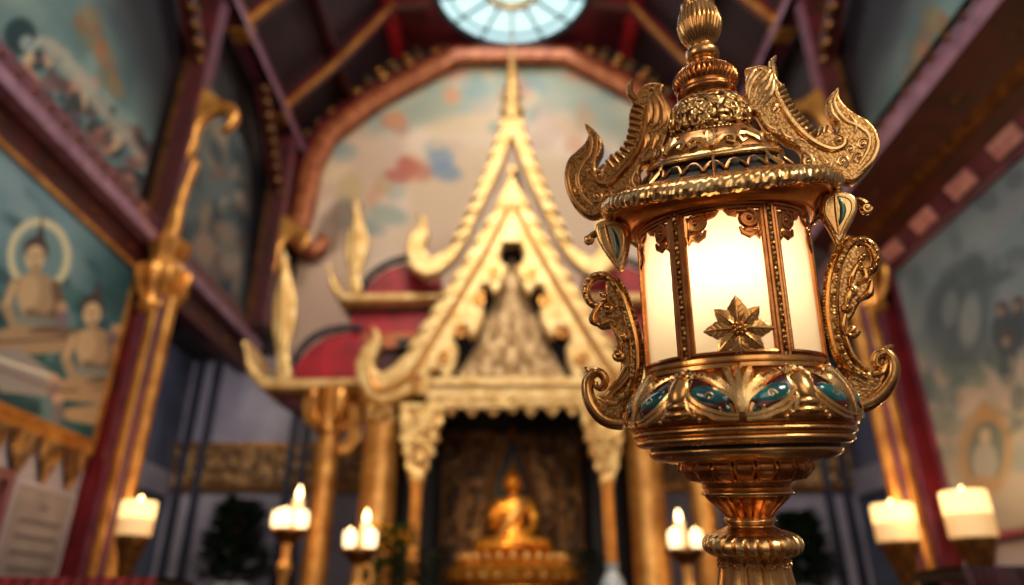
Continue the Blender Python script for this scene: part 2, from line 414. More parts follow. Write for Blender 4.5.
# --- lit chamber: six curved panels, their frames, and beaded pillars
zt, zb = Lz(229), Lz(374); rT, rB = Lr(86,229), Lr(91.5,374)
def Rg(h): return rB+(rT-rB)*(h-zb)/(zt-zb)
def Sg(off): return lambda h: Rg(h)+off*U
PH0 = math.radians(1.5)
zfb, zft = zb+9*U, zt-7*U
for k in range(6):
    ph = PH0+k*PI/3; d = math.radians(25)
    m = MB(); V = []; F = []; na, nh = 18, 12
    for j in range(nh+1):
        h = zfb+(zft-zfb)*j/nh
        for i in range(na+1): V.append(cyl(Rg(h)-2.5*U, ph-d+2*d*i/na, h))
    for j in range(nh):
        for i in range(na): o = j*(na+1)+i; F.append((o, o+1, o+na+2, o+na+1))
    m.add(V, F); panel = lb(m, 'glass_panel', G['glass'])
    m = MB()
    for off, dd, dz, rr in ((0, 25.2, 0, 2.6), (.8, 27.4, 4.5, 2.4)):
        d1 = math.radians(dd); z0, z1 = zfb-dz*U*1.1, zft+dz*U*.8
        for q in (-1, 1):
            m.tube([cyl(Rg(h)+off*U, ph+q*d1, h) for h in np.linspace(z0, z1, 8)], rr*U, 8, bi=radial)
        for z in (z0, z1):
            m.tube([cyl(Rg(z)+off*U, ph-d1+2*d1*i/14, z) for i in range(15)], rr*U, 8, bi=radial)
    for h0, h1 in ((zfb-6*U, zfb), (zft, zft+6*U)):       # flat fillet between the two beads
        V = []; F = []
        for i in range(15):
            a = ph-math.radians(28)+math.radians(56)*i/14
            V += [cyl(Rg(h0)-.3*U, a, h0), cyl(Rg(h1)-.3*U, a, h1)]
        for i in range(14): F.append((2*i, 2*i+2, 2*i+3, 2*i+1))
        m.add(V, F)
    for q in (-1, 1):
        V = []; F = []
        for j in range(7):
            h = zfb-6*U+(zft-zfb+12*U)*j/6
            V += [cyl(Rg(h)-.4*U, ph+q*math.radians(24.6), h), cyl(Rg(h)-.4*U, ph+q*math.radians(28.6), h)]
        for j in range(6): F.append((2*j, 2*j+1, 2*j+3, 2*j+2))
        m.add(V, F)
    lb(m, 'panel_frame', G['lan_r'], panel)
    m = MB(); S = Sg(-1); r0 = Rg(zft)
    for q in (-1, 1):                              # pierced scroll brackets in the upper corners
        X0 = q*(37.)
        relief(m, S, zft, r0, [(X0+q*-2.-q*11+q*x_, -12+y_) for x_, y_ in spiral(0, 0, 9.5, 1.6, PI/2, -q, 30)], ph, [2.6,2.4,2.,1.6], .5)
        relief(m, S, zft, r0, [(X0-q*24,-3),(X0-q*25,-8),(X0-q*30,-6),(X0-q*35,-2)], ph, [3.,3.4,1.], .4)
        relief(m, S, zft, r0, [(X0-q*21,-20),(X0-q*19,-26),(X0-q*13,-29),(X0-q*7,-26),(X0-q*4,-31),(X0-q*2,-24)], ph, [1.6,3.2,3.2,1.6], .4)
        relief(m, S, zft, r0, [(X0-q*2,-4),(X0-q*3,-14),(X0-q*2,-24)], ph, [3.,3.,3.], .2)
        blob(m, S, zft, r0, X0-q*12, -12, 10.5, 10.5, 0, ph, 1.6)
        blob(m, S, zft, r0, X0-q*12, -12, 3.2, 3.2, 0, ph, 3.6)
        blob(m, S, zft, r0, X0-q*11, -24, 8, 5, 0, ph, 1.8)
        blob(m, S, zft, r0, X0-q*20, -4, 12, 3.4, 0, ph, 1.8)
    lb(m, 'corner_bracket', G['lan_r'], panel)
    if k == 0:                                     # eight-petalled flower on the front panel
        m = MB(); zc = LP(738, 344).z; S = Sg(-1.5); r0 = Rg(zc); x0 = (738-axl(344)-1)
        for i in range(8):
            a = PI/2+2*PI*i/8; big = 1.0 if i % 2 == 0 else .9
            ca, sa = cos(a), sin(a)
            loc = lambda u, w: (x0+ca*u-sa*w, sa*u+ca*w)
            out = [(3,0),(8,5),(14,8.6),(16,7.6),(20,8.6),(24,5.2),(26.4,4.6),(32,0),(26.4,-4.6),(24,-5.2),(20,-8.6),(16,-7.6),(14,-8.6),(8,-5)]
            V = []; F = []
            ring = [loc(u*big, w*big) for u, w in out]; n_ = len(ring)
            def pt(x, y, o): h = zc+y*U; return cyl(S(h)+o*U, ph+x*U/r0, h)
            for (x, y) in ring: V.append(pt(x, y, .2))
            for (x, y) in ring: V.append(pt(x, y, 2.2))
            mids = [loc(u*big, w*.35*big) for u, w in out]
            for q_, (x, y) in enumerate(mids): V.append(pt(x, y, 4.6-.06*out[q_][0]))
            spine = [pt(*loc(u*big, 0), 3.+1.6*sin(u/32*PI)) for u in (3, 10, 18, 25, 31)]
            for i_ in range(n_):
                j_ = (i_+1) % n_
                F.append((i_, j_, n_+j_, n_+i_)); F.append((n_+i_, n_+j_, 2*n_+j_, 2*n_+i_))
            F.append([2*n_+i_ for i_ in range(n_)])
            m.add(V, F); m.tube(spine, [1.2*U,1.5*U,.8*U,.3*U], 6)
            for u in (9, 14, 19):
                for w in (-1, 1):
                    m.tube([pt(*loc(u*big, 0), 4.4), pt(*loc((u+5)*big, w*6.2*big), 3.2)], [.7*U,.3*U], 5)
        for i in range(8):
            a = PI/8+2*PI*i/8; blob(m, S, zc, r0, x0+4.6*cos(a), 4.6*sin(a), 3, 1.8, a, ph, 3.4, 0, 4)
        blob(m, S, zc, r0, x0, 0, 3, 3, 0, ph, 3, 0, 5)
        lb(m, 'flower_ornament', G['lan'], panel)
for k in range(6):
    ph = PH0+PI/6+k*PI/3; m = MB()
    m.tube([cyl(Rg(h)-.6*U, ph, h) for h in np.linspace(zb, zt, 8)], 3.2*U, 8, bi=radial, flat=.5)
    N_ = 30
    for i in range(N_):
        h = zb+4*U+(zt-zb-6*U)*(i+.5)/N_; w = 1 if i % 2 else -1
        m.ball(cyl(Rg(h)+1.6*U, ph+w*.008, h), (2.2*U, 1.6*U, 2.9*U), 8, 6, 0, (cyl(1, ph+PI/2, 0), cyl(1, ph, 0), Vector((0,0,1))))
    lb(m, 'pillar', G['lan_v'])
m = MB(); m.lathe([(rT+.8*U, zt-5*U),(rT+2.4*U, zt-3*U),(rT+2.4*U, zt+1*U),(rT, zt+2*U)], 96, caps=False); lb(m, 'upper_chamber_ring', G['lan'])
m = MB(); m.lathe([(rB+1*U, zb+7*U),(rB+3*U, zb+5.5*U),(rB+3.4*U, zb+2.4*U),(rB+1.8*U, zb+1*U),(rB+4.4*U, zb-.6*U),(rB+4.6*U, zb-4*U),(rB, zb-6*U)], 96, caps=False)
lb(m, 'lower_chamber_ring', G['lan'])
m = MB(); m.lathe([(.018, zb-.01),(.02, zb+.02),(.02, zb+.06),(.004, zb+.065)], 20); hB = LP(727, 285).z
lampb = lb(m, 'lamp_holder', G['brass'])
m = MB(); m.ball((0, 0, hB-.02), (.028, .028, .04), 16, 12); lb(m, 'lamp_bulb', G['glow'], lampb)

# --- gem band and dish ---------------------------------------------
bandp = smoothprof([(90,375),(97,380),(106,390),(114,402),(118,414),(119,423),(116,429),(111,431)])
m = MB(); m.lathe(bandp, 96, caps=False); band = lb(m, 'gem_band', G['lan_r'])
S = surf(bandp); zc = Lz(402); r0 = Lr(117,408)
mo = MB(); G['garnet'] = mat('garnet_bead', (84,20,12), (50,10,8), .3, .3, nscale=60)
for k in range(6):
    ph = PH0+k*PI/3
    for i, (a, ln, w) in enumerate(((0,40,5),(.3,38,4.8),(-.3,38,4.8),(.62,34,4.6),(-.62,34,4.6),(.95,27,4.2),(-.95,27,4.2))):
        p = [(sin(a*.25)*4, -18), (sin(a*.6)*ln*.5, -18+ln*.5), (sin(a)*ln*.95, -17+cos(a*.8)*ln), (sin(a)*ln*1.25, -19+cos(a*.8)*ln*1.05)]
        relief(mo, S, zc, r0, [(v.x, v.y) for v in cat([(x, y, 0) for x, y in p], 4)], ph, [1.2*w*.6, w*.9, w, .8], .8+.25*(6-i), flat=1)
    for q in (-1, 1):
        mg = MB(); ml = MB(); mf = MB(); blob(mf, S, zc, r0, q*33, 1, 27, 10.5, q*.6, ph, 2.2); lb(mf, 'red_ground', G['garnet'], band)
        alm = cat([(q*x, y, 0) for x, y in ((3,-20),(16,-18),(34,-10),(48,3),(61,21),(46,20),(30,15),(14,4),(6,-6),(3,-20))], 4)
        relief(mo, S, zc, r0, [(v.x, v.y) for v in alm], ph, [2,3,3,2.6,1.4,2.6,3,3,2], 1., flat=1.1)
        relief(mo, S, zc, r0, [(q*x, y) for x, y in ((3,-23),(18,-22),(36,-15),(50,-3),(58,8))], ph, [2.4,3.2,2.8,1], .6, flat=1)
        blob(mg, S, zc, r0, q*26, -2, 18.5, 8.8, q*.34, ph, 4.6, 0, .4)           # teal enamel drop
        blob(mg, S, zc, r0, q*13, -13, 7, 3.2, q*.9, ph, 3.4, 0, .3)
        relief(mo, S, zc, r0, [(q*25+q*x_*.9, -3+y_*.9) for x_, y_ in spiral(0, 0, 5, 1.1, 0, 1, 14)], ph, [.9,.6], 5.0)
        blob(mo, S, zc, r0, q*17, -14, 2.6, 3, 0, ph, 5)
        for j in range(7):                                                        # garnet beads above the drop
            blob(ml, S, zc, r0, q*(17+j*5.6), 8+j*2.2-.2*(j-3)**2+2, 2.1, 1.9, 0, ph, 3.4, 0, .9)
        lb(mg, 'teal_inlay', G['teal'], band); lb(ml, 'garnet_beads', G['garnet'], band)
        for j in range(3): blob(mo, S, zc, r0, q*(36+j*4.5), -22+j*3.4, 2.4, 2.2, 0, ph, 2.6)
    ph2 = ph+PI/6                                                                 # curled leaf boss between two motifs
    mbs = MB()
    blob(mbs, S, zc, r0, 0, 5, 11, 18, 0, ph2, 8)
    blob(mbs, S, zc, r0, 0, -10, 12.5, 6, 0, ph2, 6.5); blob(mbs, S, zc, r0, 0, -17, 14, 4.4, 0, ph2, 5)
    for w in (): relief(mbs, S, zc, r0, [(w*.5,18),(w*1.2,8),(w*1.3,-2),(w*1.6,-12)], ph2, [1.,2.,1.8,1], 7.2-abs(w)*.35, flat=1)
    lb(mbs, 'leaf_boss', G['lan'], band)
    for q in (-1, 1):
        relief(mo, S, zc, r0, [(q*3,24),(q*9,20),(q*12,10),(q*8,0),(q*10,-10),(q*14,-18)], ph2, [2,2.6,2.2,2,2.6,1], 1.5, flat=1)
        relief(mo, S, zc, r0, [(q*x_, 14+y_) for x_, y_ in spiral(7, 0, 5, 1.3, 0, 1, 16)], ph2, [1.6,.8], 4)
lb(mo, 'leaf_relief', G['lan_l'], band)
m = MB(); m.lathe(smoothprof([(110,429),(114.5,431),(116,434),(113,437),(109,438.5)],3), 96); m.lathe(smoothprof([(108,437),(112.5,439.5),(112.5,443),(107,446),(100,447)],3), 96)
dish = lb(m, 'dish', G['lan'])
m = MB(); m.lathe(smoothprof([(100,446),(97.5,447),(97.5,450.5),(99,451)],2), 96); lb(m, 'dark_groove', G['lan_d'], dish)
m = MB(); m.lathe(smoothprof([(99,450),(99.5,452),(97,456),(88,460),(70,463),(54,464)],4), 96); lb(m, 'lower_bowl', G['lan'], dish)

# --- stem ----------------------------------------------------------
m = MB(); rows = smoothprof([(50,456),(62,458),(67.5,464),(67,472),(60,479),(48,482)])
m.lathe(rows, 240, lambda a, t, h: 1-.2*(1-min(1, abs(cos(10*a))*2.))*sin(PI*t)); S = surf(rows); zc = Lz(468); r0 = Lr(66,468)
for k in range(20):
    ph = 2*PI*k/20
    relief(m, S, zc, r0, [(-6,-11),(-8.2,0),(-6.6,8),(-2,6),(2,6),(6.6,8),(8.2,0),(6,-11)], ph, [1,2.6,2.8,2,2.8,2.6,1], .4, flat=1)
stem = lb(m, 'stem', G['lan_r'])
m = MB(); m.lathe(smoothprof([(48,481),(45,484),(46.5,487),(44,489),(46.5,491.5),(46,494.5),(42,496)],3), 72); lb(m, 'collar', G['lan'], stem)
m = MB(); m.lathe(smoothprof([(44,495),(40,500),(32,507),(26.5,513),(24,517)],4), 220, lambda a, t, h: 1-.11*(1-min(1, abs(cos(11*a))*2.))*(1-.3*t)); lb(m, 'fluted_cup', G['lan_r'], stem)
m = MB(); m.lathe(smoothprof([(23,515),(26,518),(27,521),(24.5,523),(23.5,525),(26,527),(32,530),(40,533)],4), 72); lb(m, 'neck_ring', G['lan'], stem)
m = MB(); m.lathe(smoothprof([(36,531),(45,534),(50,539),(51.5,545),(49,551),(42,555),(34,556)],4), 240, lambda a, t, h: 1-.1*(1-min(1, abs(cos(13*a))*1.7))*sin(PI*t)); lb(m, 'gadroon_ring', G['lan_l'], stem)
m = MB(); shaft = smoothprof([(38,554),(36.5,560),(37,570),(40,585),(46,605),(54,630),(58,655),(50,680),(44,695)],4)
m.lathe(shaft, 200, lambda a, t, h: 1-.1*(1-min(1, abs(cos(6*a))*1.8)))
S = surf(shaft); zc = Lz(566); r0 = Lr(37,566)
for k in range(12):
    ph = 2*PI*k/12+PI/12
    for q in (-1, 1): relief(m, S, zc, r0, [(q*1.5+q*(4-x_), 2+y_) for x_, y_ in spiral(0, 0, 4, 1.2, 0, 1, 14)], ph, [1.2,.6], .5)
lb(m, 'shaft', G['lan'], stem)
m = MB(); m.lathe(smoothprof([(44,694),(60,700),(64,708),(58,716),(62,724),(84,738),(100,750),(104,760),(104,770)],4), 96); lb(m, 'foot', G['lan'], stem)

# --- naga ornaments on the eave, traced in the lantern's plane -------
def zmap(ox, oy, sc): return lambda pts: [(ox+x/sc, oy+y/sc) for x, y in pts]
def trace(pts, n=3, closed=True):
    return [(v.x, v.z) for v in cat([LP(x, y) for x, y in pts], n, closed)]
def plate(m, pts, th, bev, n=3, yoff=0., mt=0, holes=()):
    m.cut([trace(pts, n)]+[trace(h, n) for h in holes], th*U, bev*U, lambda x, y, z: Vector((x, z+yoff*U, y)), mt, res=2)
def bead(m, pts, rad, yoff=-9., n=5, sides=8, flat=.8, mt=0, both=True):
    P = cat([LP(x, y) for x, y in pts], n)
    for sg in ((1, -1) if both else (1,)):
        m.tube([p+Vector((0, sg*yoff*U, 0)) for p in P], [r*U for r in rad] if hasattr(rad, '__len__') else rad*U, sides, mt, bi=(0,1,0), flat=flat)
def spir(m, cx, cy, r, turns, a0, d, rad, yoff=-9.):
    bead(m, spiral(cx, cy, r, turns, a0, d, 22), rad, yoff, n=2, sides=7)
def naga(label_, z, out, rail, ridge, tail, mane, eye, crest, spirals, mt, mt2):
    m = MB(); plate(m, z(out), 17, 2.6); o = lb(m, 'naga_ornament', mt2); o['label'] = label_
    m = MB(); bead(m, z(rail), [2.2,4.2,4.6,4.2,3.4,2.2], -8, sides=10, flat=1.1); lb(m, 'spine_rail', mt, o)
    m = MB()
    for (a, b) in ridge:
        bead(m, z([a, b]), [3.,2.6,1.4], -8, n=4, sides=8, flat=1.3)
    lb(m, 'back_ridges', mt, o)
    m = MB()
    for pts, rr in tail: bead(m, z(pts), rr, -8.2)
    for (cx, cy, r, t, a0, d, rr) in spirals:
        c = z([(cx, cy)])[0]; spir(m, c[0], c[1], r, t, a0, d, [rr, rr*.6], -8.4)
        m.ball(LP(c[0], c[1])+Vector((0,-9*U,0)), 2.1*U, 8, 6)
    lb(m, 'tail_scrolls', mt, o)
    m = MB()
    for pts in mane: bead(m, z(pts), [1.,3.4,3.8,2.4,.6], -8.4, sides=8, flat=.9)
    e = z([eye])[0]; m.ball(LP(*e)+Vector((0,-9*U,0)), (2.4*U,2*U,1.8*U), 10, 8); m.ball(LP(*e)+Vector((0,9*U,0)), (2.4*U,2*U,1.8*U), 10, 8)
    bead(m, z(crest), [3.2,4.4,3.4,.6], -3, sides=10, flat=1.5)
    lb(m, 'mane', mt, o); return o
zl = zmap(555, 50, 2.436); zr_ = zmap(740, 40, 2.925)
outL = [(75,185),(98,200),(116,225),(117,250),(104,278),(104,298),(118,300),(128,284),(134,268),(152,266),(172,240),(182,205),(182,165),(192,138),(196,122),(205,112),(215,95),(238,87),(266,91),(263,108),(276,140),(288,166),(282,198),(268,235),(256,262),(232,276),(208,296),(212,322),(208,348),(180,362),(150,388),(112,408),(82,411),(50,388),(30,345),(26,308),(35,272),(58,250),(76,232),(84,210)]
ridL = [((196,140),(220,150)),((190,155),(215,163)),((187,171),(213,178)),((185,187),(212,192)),((182,203),(208,207)),((178,219),(203,222)),((172,234),(196,240)),((163,247),(184,256)),((152,258),(172,270)),((140,264),(158,282)),((130,276),(146,294))]
naga('bronze serpent ornament on the left of the eave', zl, outL,
     [(97,312),(112,330),(135,332),(160,310),(190,275),(212,235),(222,190),(228,145)], ridL,
     [([(78,195),(92,225),(88,260),(70,285),(58,320),(70,360),(95,385)],[.8,2.2,2.6,2.6,2.4,1.6]),([(105,215),(104,250),(92,285)],[1,2,1.4]),([(38,290),(34,325),(48,370),(78,400)],[1.2,2.6,2.8,2]),([(110,298),(124,288),(122,306)],[2,2.6,1]),([(198,300),(188,325),(200,345)],[2,3,1.4]),([(150,355),(175,340),(190,345)],[1.5,2.4,1.5])],
     [[(240,120),(250,150),(248,185),(238,200)],[(250,115),(268,145),(270,180),(258,200)],[(228,125),(234,150),(234,175),(228,190)],[(258,108),(276,150),(282,175),(272,200)],[(246,205),(250,225),(240,250)],[(222,205),(228,228),(220,250)]],
     (238,104), [(200,128),(186,112),(182,95),(190,73)], [(62,345,6.5,1.4,0,1,1.9),(105,362,6,1.4,2,-1,1.9),(130,362,6.5,1.5,3,1,1.8),(112,312,6,1.3,1,1,2.4),(190,345,5,1.4,3,1,2),(88,300,5,1.2,1,-1,1.6)], G['lan_bb'], G['lan_b'])
outR = [(288,148),(266,165),(250,190),(252,215),(264,240),(284,258),(276,282),(258,270),(244,253),(236,272),(214,288),(190,252),(162,218),(140,178),(126,142),(112,126),(98,100),(70,83),(40,87),(14,95),(24,112),(14,150),(12,185),(26,215),(46,224),(62,252),(82,280),(112,292),(132,306),(160,318),(178,340),(176,372),(200,388),(250,402),(318,424),(352,408),(390,364),(406,312),(396,272),(370,242),(340,226),(312,206),(290,178)]
ridR = [((128,146),(106,160)),((135,160),(112,174)),((141,174),(118,188)),((148,188),(125,202)),((156,202),(134,217)),((165,214),(143,230)),((175,226),(153,243)),((186,238),(165,255)),((198,250),(178,266)),((210,264),(190,278)),((222,276),(204,290)),((238,268),(226,290)),((248,262),(244,284))]
naga('bright gold serpent ornament on the right of the eave', zr_, outR,
     [(100,138),(112,180),(135,225),(165,265),(200,298),(240,322),(275,330),(300,318),(302,296),(282,286)], ridR,
     [([(284,160),(272,190),(284,222),(308,248),(340,262),(372,290),(370,330),(345,372)],[.8,2.2,2.8,2.6,2.4,2.4,2]),([(262,195),(268,225),(290,248)],[1,2.2,1.4]),([(392,285),(398,320),(380,362),(340,400)],[1.2,2.8,2.8,1.6]),([(318,230),(336,260),(330,282)],[1.5,2.4,1]),([(185,335),(205,350),(210,375)],[2,3,1.6]),([(160,312),(176,300),(196,312)],[1.4,2.2,1.4]),([(62,240),(80,262),(104,272)],[2,2.6,1.4]),([(118,270),(130,290),(150,296)],[2,2.6,1.4])],
     [[(88,100),(70,125),(48,150),(40,185)],[(92,112),(80,145),(62,170),(50,200)],[(98,128),(92,160),(78,185),(64,206)],[(70,98),(44,120),(28,150),(26,185)],[(46,96),(32,115),(22,140),(20,170)],[(98,190),(104,210),(96,225)]],
     (60,98), [(102,118),(96,90),(94,68),(106,50)], [(355,315,7,1.4,0,-1,1.9),(345,352,6,1.3,2,1,1.8),(295,365,6.5,1.5,1,-1,2.),(286,302,5,1.2,0,1,2.4),(196,366,5.5,1.5,0,-1,2.2),(320,330,5,1.2,3,1,1.6),(100,212,4.5,1.3,0,1,1.6),(250,370,5,1.2,0,1,1.5)], G['lan_l'], G['lan_p'])

# --- leaf drops under the eave with a green inlay -------------------
def drop(lab, outp, gem, vein, ball, stemp):
    m = MB(); plate(m, outp, 13, 3, n=4, yoff=-4); o = lb(m, 'leaf_drop', G['lan_l']); o['label'] = lab
    m = MB(); inner = [(sum(p[0] for p in outp)/len(outp)+(p[0]-sum(q[0] for q in outp)/len(outp))*.72, sum(p[1] for p in outp)/len(outp)+(p[1]-sum(q[1] for q in outp)/len(outp))*.72) for p in outp]
    bead(m, inner+[inner[0]], 1.3, -10.5, n=4, both=False)
    bead(m, vein, [1.4,1.6,.6], -11.2, both=False)
    bead(m, stemp, [3.2,4,4.2], 0, both=False, flat=1.4); m.ball(LP(*ball), 6.2*U, 14, 10); bead(m, spiral(ball[0], ball[1], 5, 1.3, 0, 1, 16), [1.6,1], -5, n=2, both=False)
    lb(m, 'leaf_rim', G['lan'], o)
    m = MB(); P = [LP(*p)+Vector((0,-10.2*U,0)) for p in gem]
    m.tube(cat(P, 5), [.4*U,2.6*U,3.4*U,2.4*U,.4*U], 10, bi=(0,1,0), flat=.5); lb(m, 'green_inlay', G['green'], o)
drop('gold leaf drop hanging at the left of the eave', [(597,228),(608,222),(622,224),(630,236),(629,254),(622,273),(611,262),(600,244)], [(612,229),(617,240),(619,252),(619,262)], [(607,228),(611,244),(620,268)], (589,240), [(606,232),(597,233),(590,238)])
drop('gold leaf drop hanging at the right of the eave', [(820,203),(826,196),(842,194),(854,200),(856,213),(848,230),(838,247),(828,232),(820,218)], [(836,200),(841,209),(841,219),(837,230)], [(834,199),(835,216),(838,240)], (866,209), [(850,203),(858,201),(866,205)])

# --- scrolled handles ----------------------------------------------
def handle(lab, z, stem_, curl, low, leafs, scr, tip, web):
    m = MB(); bead(m, z(stem_), [6,7.4,8.2,8.6,8.4,7,5.5], 0, n=6, sides=12, both=False, flat=1.1); lb_web = MB(); plate(lb_web, z(web), 11, 2.4)
    o = lb(m, 'scroll_handle', G['lan']); o['label'] = lab; lb(lb_web, 'handle_web', G['lan_p'], o)
    m = MB(); bead(m, z(curl), [5.6,5.2,4.8,4.4,4.0,3.4], 0, n=6, sides=12, both=False, flat=1.3)
    P = cat([LP(*p) for p in z(curl)], 3)
    for i, p in enumerate(P):
        if i % 2 == 0: m.ball(p+Vector((0,-5.6*U,0)), 2.8*U, 8, 6)
    lb(m, 'top_curl', G['lan'], o)
    m = MB(); bead(m, z(low), [6.5,7.4,7.2,6.4,5.4,4.6,3.6,2.6], 0, n=7, sides=12, both=False, flat=1.25)
    bead(m, z(low), [2,2.4,2.4,2,1.6,1.2,1,.8], -7, n=7, sides=6, both=False)
    bead(m, z(tip), [3.4,3.6,.5], 0, both=False, flat=1.4); lb(m, 'lower_scroll', G['lan'], o)
    m = MB(); P = cat([LP(*p) for p in z(stem_)], 7)                  # beads along the back and the inner rib
    for i, p in enumerate(P):
        if i == 0: continue
        t = (P[min(i+1, len(P)-1)]-P[i-1]).normalized(); nn = t.cross(Vector((0,1,0)))
        if nn.dot(Vector((-p.x, 0, 0))) < 0: nn = -nn
        m.ball(p+nn*6.6*U+Vector((0,-3*U,0)), (2.6*U, 3.2*U, 2.2*U), 8, 6)
        m.ball(p-nn*1.5*U+Vector((0,-8.8*U,0)), 1.7*U if i % 2 else 2.3*U, 7, 5)
    bead(m, z(stem_), [1.2,1.6,1.8,1.8,1.6,1.2], -9.2, n=6, sides=6, both=False); lb(m, 'beading', G['lan_v'], o)
    m = MB()
    for pts, rr in leafs: bead(m, z(pts), rr, -6, sides=10, both=False, flat=1.2)
    for (cx, cy, r, t, a0, d) in scr:
        c = z([(cx, cy)])[0]; bead(m, spiral(c[0], c[1], r, t, a0, d, 20), [2.8,2.4,1.8], -6.5, n=2, both=False, flat=1.2); m.ball(LP(*c)+Vector((0,-8*U,0)), 2.8*U, 8, 6)
    lb(m, 'acanthus', G['lan'], o)
hl = zmap(570, 260, 3.08); hr = zmap(800, 225, 2.655)
handle('scrolled gold handle on the left of the lantern', hl,
  [(150,438),(180,408),(197,365),(203,310),(198,245),(180,175),(158,112),(135,72)],
  [(140,76),(112,52),(80,50),(56,72),(50,102),(62,130),(86,142),(106,132),(108,112),(96,104)],
  [(165,505),(128,500),(92,480),(64,440),(54,400),(58,365),(80,346),(102,356),(108,378),(96,394),(80,388),(80,374)],
  [([(120,120),(132,140),(150,150)],[3,4,2]),([(100,140),(78,165),(74,190),(96,206)],[2,4.2,4.6,1.6]),([(100,200),(128,190),(150,200)],[2,4,3]),([(128,200),(150,235),(168,270)],[2,3.8,2.4]),([(150,230),(158,262),(160,290)],[2,3.4,2]),([(185,360),(160,390),(125,420)],[2.4,3.4,3]),([(175,330),(150,372),(122,402)],[2,2.2,1.6]),([(90,425),(120,440),(150,440)],[2,4,3])],
  [(152,294,6,1.4,0,1),(120,150,5,1.2,2,-1),(166,238,4.5,1.2,0,1)], [(62,352),(56,338),(44,330)],
  [(205,400),(222,330),(216,250),(195,165),(165,100),(135,62),(112,70),(112,112),(122,150),(86,160),(72,190),(96,214),(130,214),(146,248),(136,285),(158,318),(152,352),(128,392),(104,420),(90,440),(110,486),(150,500),(175,450)])
handle('scrolled gold handle on the right of the lantern', hr,
  [(178,408),(140,388),(112,350),(94,300),(84,240),(84,180),(94,120),(118,70),(140,48)],
  [(138,50),(165,42),(190,56),(202,84),(198,112),(178,126),(160,118),(156,98),(166,86)],
  [(120,480),(165,478),(210,452),(240,410),(246,370),(230,342),(208,346),(200,364),(212,380),(228,374),(226,360)],
  [([(168,120),(172,145),(150,160)],[2,3.6,2]),([(188,150),(180,185),(150,205)],[1.6,4.6,2]),([(150,110),(135,140),(130,170)],[2,3.6,2]),([(140,160),(126,195),(118,235)],[2,3.8,2.4]),([(118,240),(112,270),(120,295)],[2,3.2,2]),([(120,300),(140,350),(180,390)],[2,2.6,2]),([(190,400),(215,392),(225,372)],[3,3.6,2])],
  [(136,284,6,1.4,0,1),(134,178,5,1.3,2,-1),(120,222,4,1.2,0,1)], [(224,344),(236,326),(250,318)],
  [(120,395),(84,330),(72,250),(72,175),(86,110),(112,62),(140,50),(160,80),(158,115),(172,140),(192,150),(190,190),(160,205),(142,240),(130,262),(132,300),(128,330),(150,370),(190,396),(215,410),(226,440),(200,462),(160,470),(130,440)])
# plinth below the frame that carries the lantern
base = LO+LA*FOOTZ
m = MB(); hw = .27; V = []
for zz, k in ((-1.4, 1.15), (None, 1.)):
    for sx, sy in ((-1,-1),(1,-1),(1,1),(-1,1)):
        x, y = sx*hw*k, sy*hw*k
        z = zz if zz is not None else base.z-(LA.x*x+LA.y*y)/LA.z
        V.append((base.x+x, base.y+y, z))
m.hexa(V); o = m.build('stone_plinth', G['stone']); tag(o, 'grey stone plinth below the big gilded lantern', 'plinth')
# ================================================================== THE HALL
# --- a little painter for the murals: works in photo-like coordinates mapped to the wall
def smooth_noise(h, w, cells, seed):
    r = np.random.default_rng(seed); g = r.random((cells+2, cells+2))
    y = np.linspace(0, cells, h); x = np.linspace(0, cells, w); yi = y.astype(int); xi = x.astype(int)
    fy = (y-yi)[:, None]; fx = (x-xi)[None]; fy = fy*fy*(3-2*fy); fx = fx*fx*(3-2*fx)
    a = g[np.ix_(yi, xi)]; b = g[np.ix_(yi, xi+1)]; c = g[np.ix_(yi+1, xi)]; d = g[np.ix_(yi+1, xi+1)]
    return (a*(1-fx)+b*fx)*(1-fy)+(c*(1-fx)+d*fx)*fy
class Canvas:
    def __init__(s, W, H, px, py, bg):
        s.X, s.Y = px, py; s.c = np.zeros(px.shape+(3,)); s.c[:] = bg; s.h, s.w = px.shape
    def mix(s, m, col): s.c = s.c*(1-m[..., None])+np.array(col, float)*m[..., None]
    def grad(s, pts):
        ys = [p[0] for p in pts]
        for i in range(3): s.c[..., i] = np.interp(s.Y, ys, [p[1][i] for p in pts])
    def ell(s, x, y, a, b, col, rot=0., al=1., soft=.25):
        ca, sa = cos(rot), sin(rot); dx, dy = s.X-x, s.Y-y
        d = np.sqrt(((dx*ca+dy*sa)/a)**2+((dy*ca-dx*sa)/b)**2); s.mix(np.clip((1+soft-d)/soft/1.0, 0, 1)*al*(d < 1+soft), col)
    def poly(s, pts, col, al=1.):
        ins = np.zeros(s.X.shape, bool); n = len(pts)
        for i in range(n):
            (x0, y0), (x1, y1) = pts[i], pts[(i+1) % n]
            if y0 == y1: continue
            c = ((y0 > s.Y) != (y1 > s.Y)) & (s.X < (x1-x0)*(s.Y-y0)/(y1-y0)+x0); ins ^= c
        s.mix(ins*al, col)
    def line(s, pts, w, col, al=1.):
        m = np.zeros(s.X.shape)
        for (x0, y0), (x1, y1) in zip(pts[:-1], pts[1:]):
            dx, dy = x1-x0, y1-y0; t = np.clip(((s.X-x0)*dx+(s.Y-y0)*dy)/(dx*dx+dy*dy+1e-9), 0, 1)
            d = np.hypot(s.X-x0-t*dx, s.Y-y0-t*dy); m = np.maximum(m, np.clip(1.3-d/w, 0, 1))
        s.mix(np.clip(m*2, 0, 1)*al, col)
    def cloud(s, col, cells, seed, thr=.5, al=1., k=4.): s.mix(np.clip((smooth_noise(s.h, s.w, cells, seed)-thr)*k, 0, 1)*al, col)
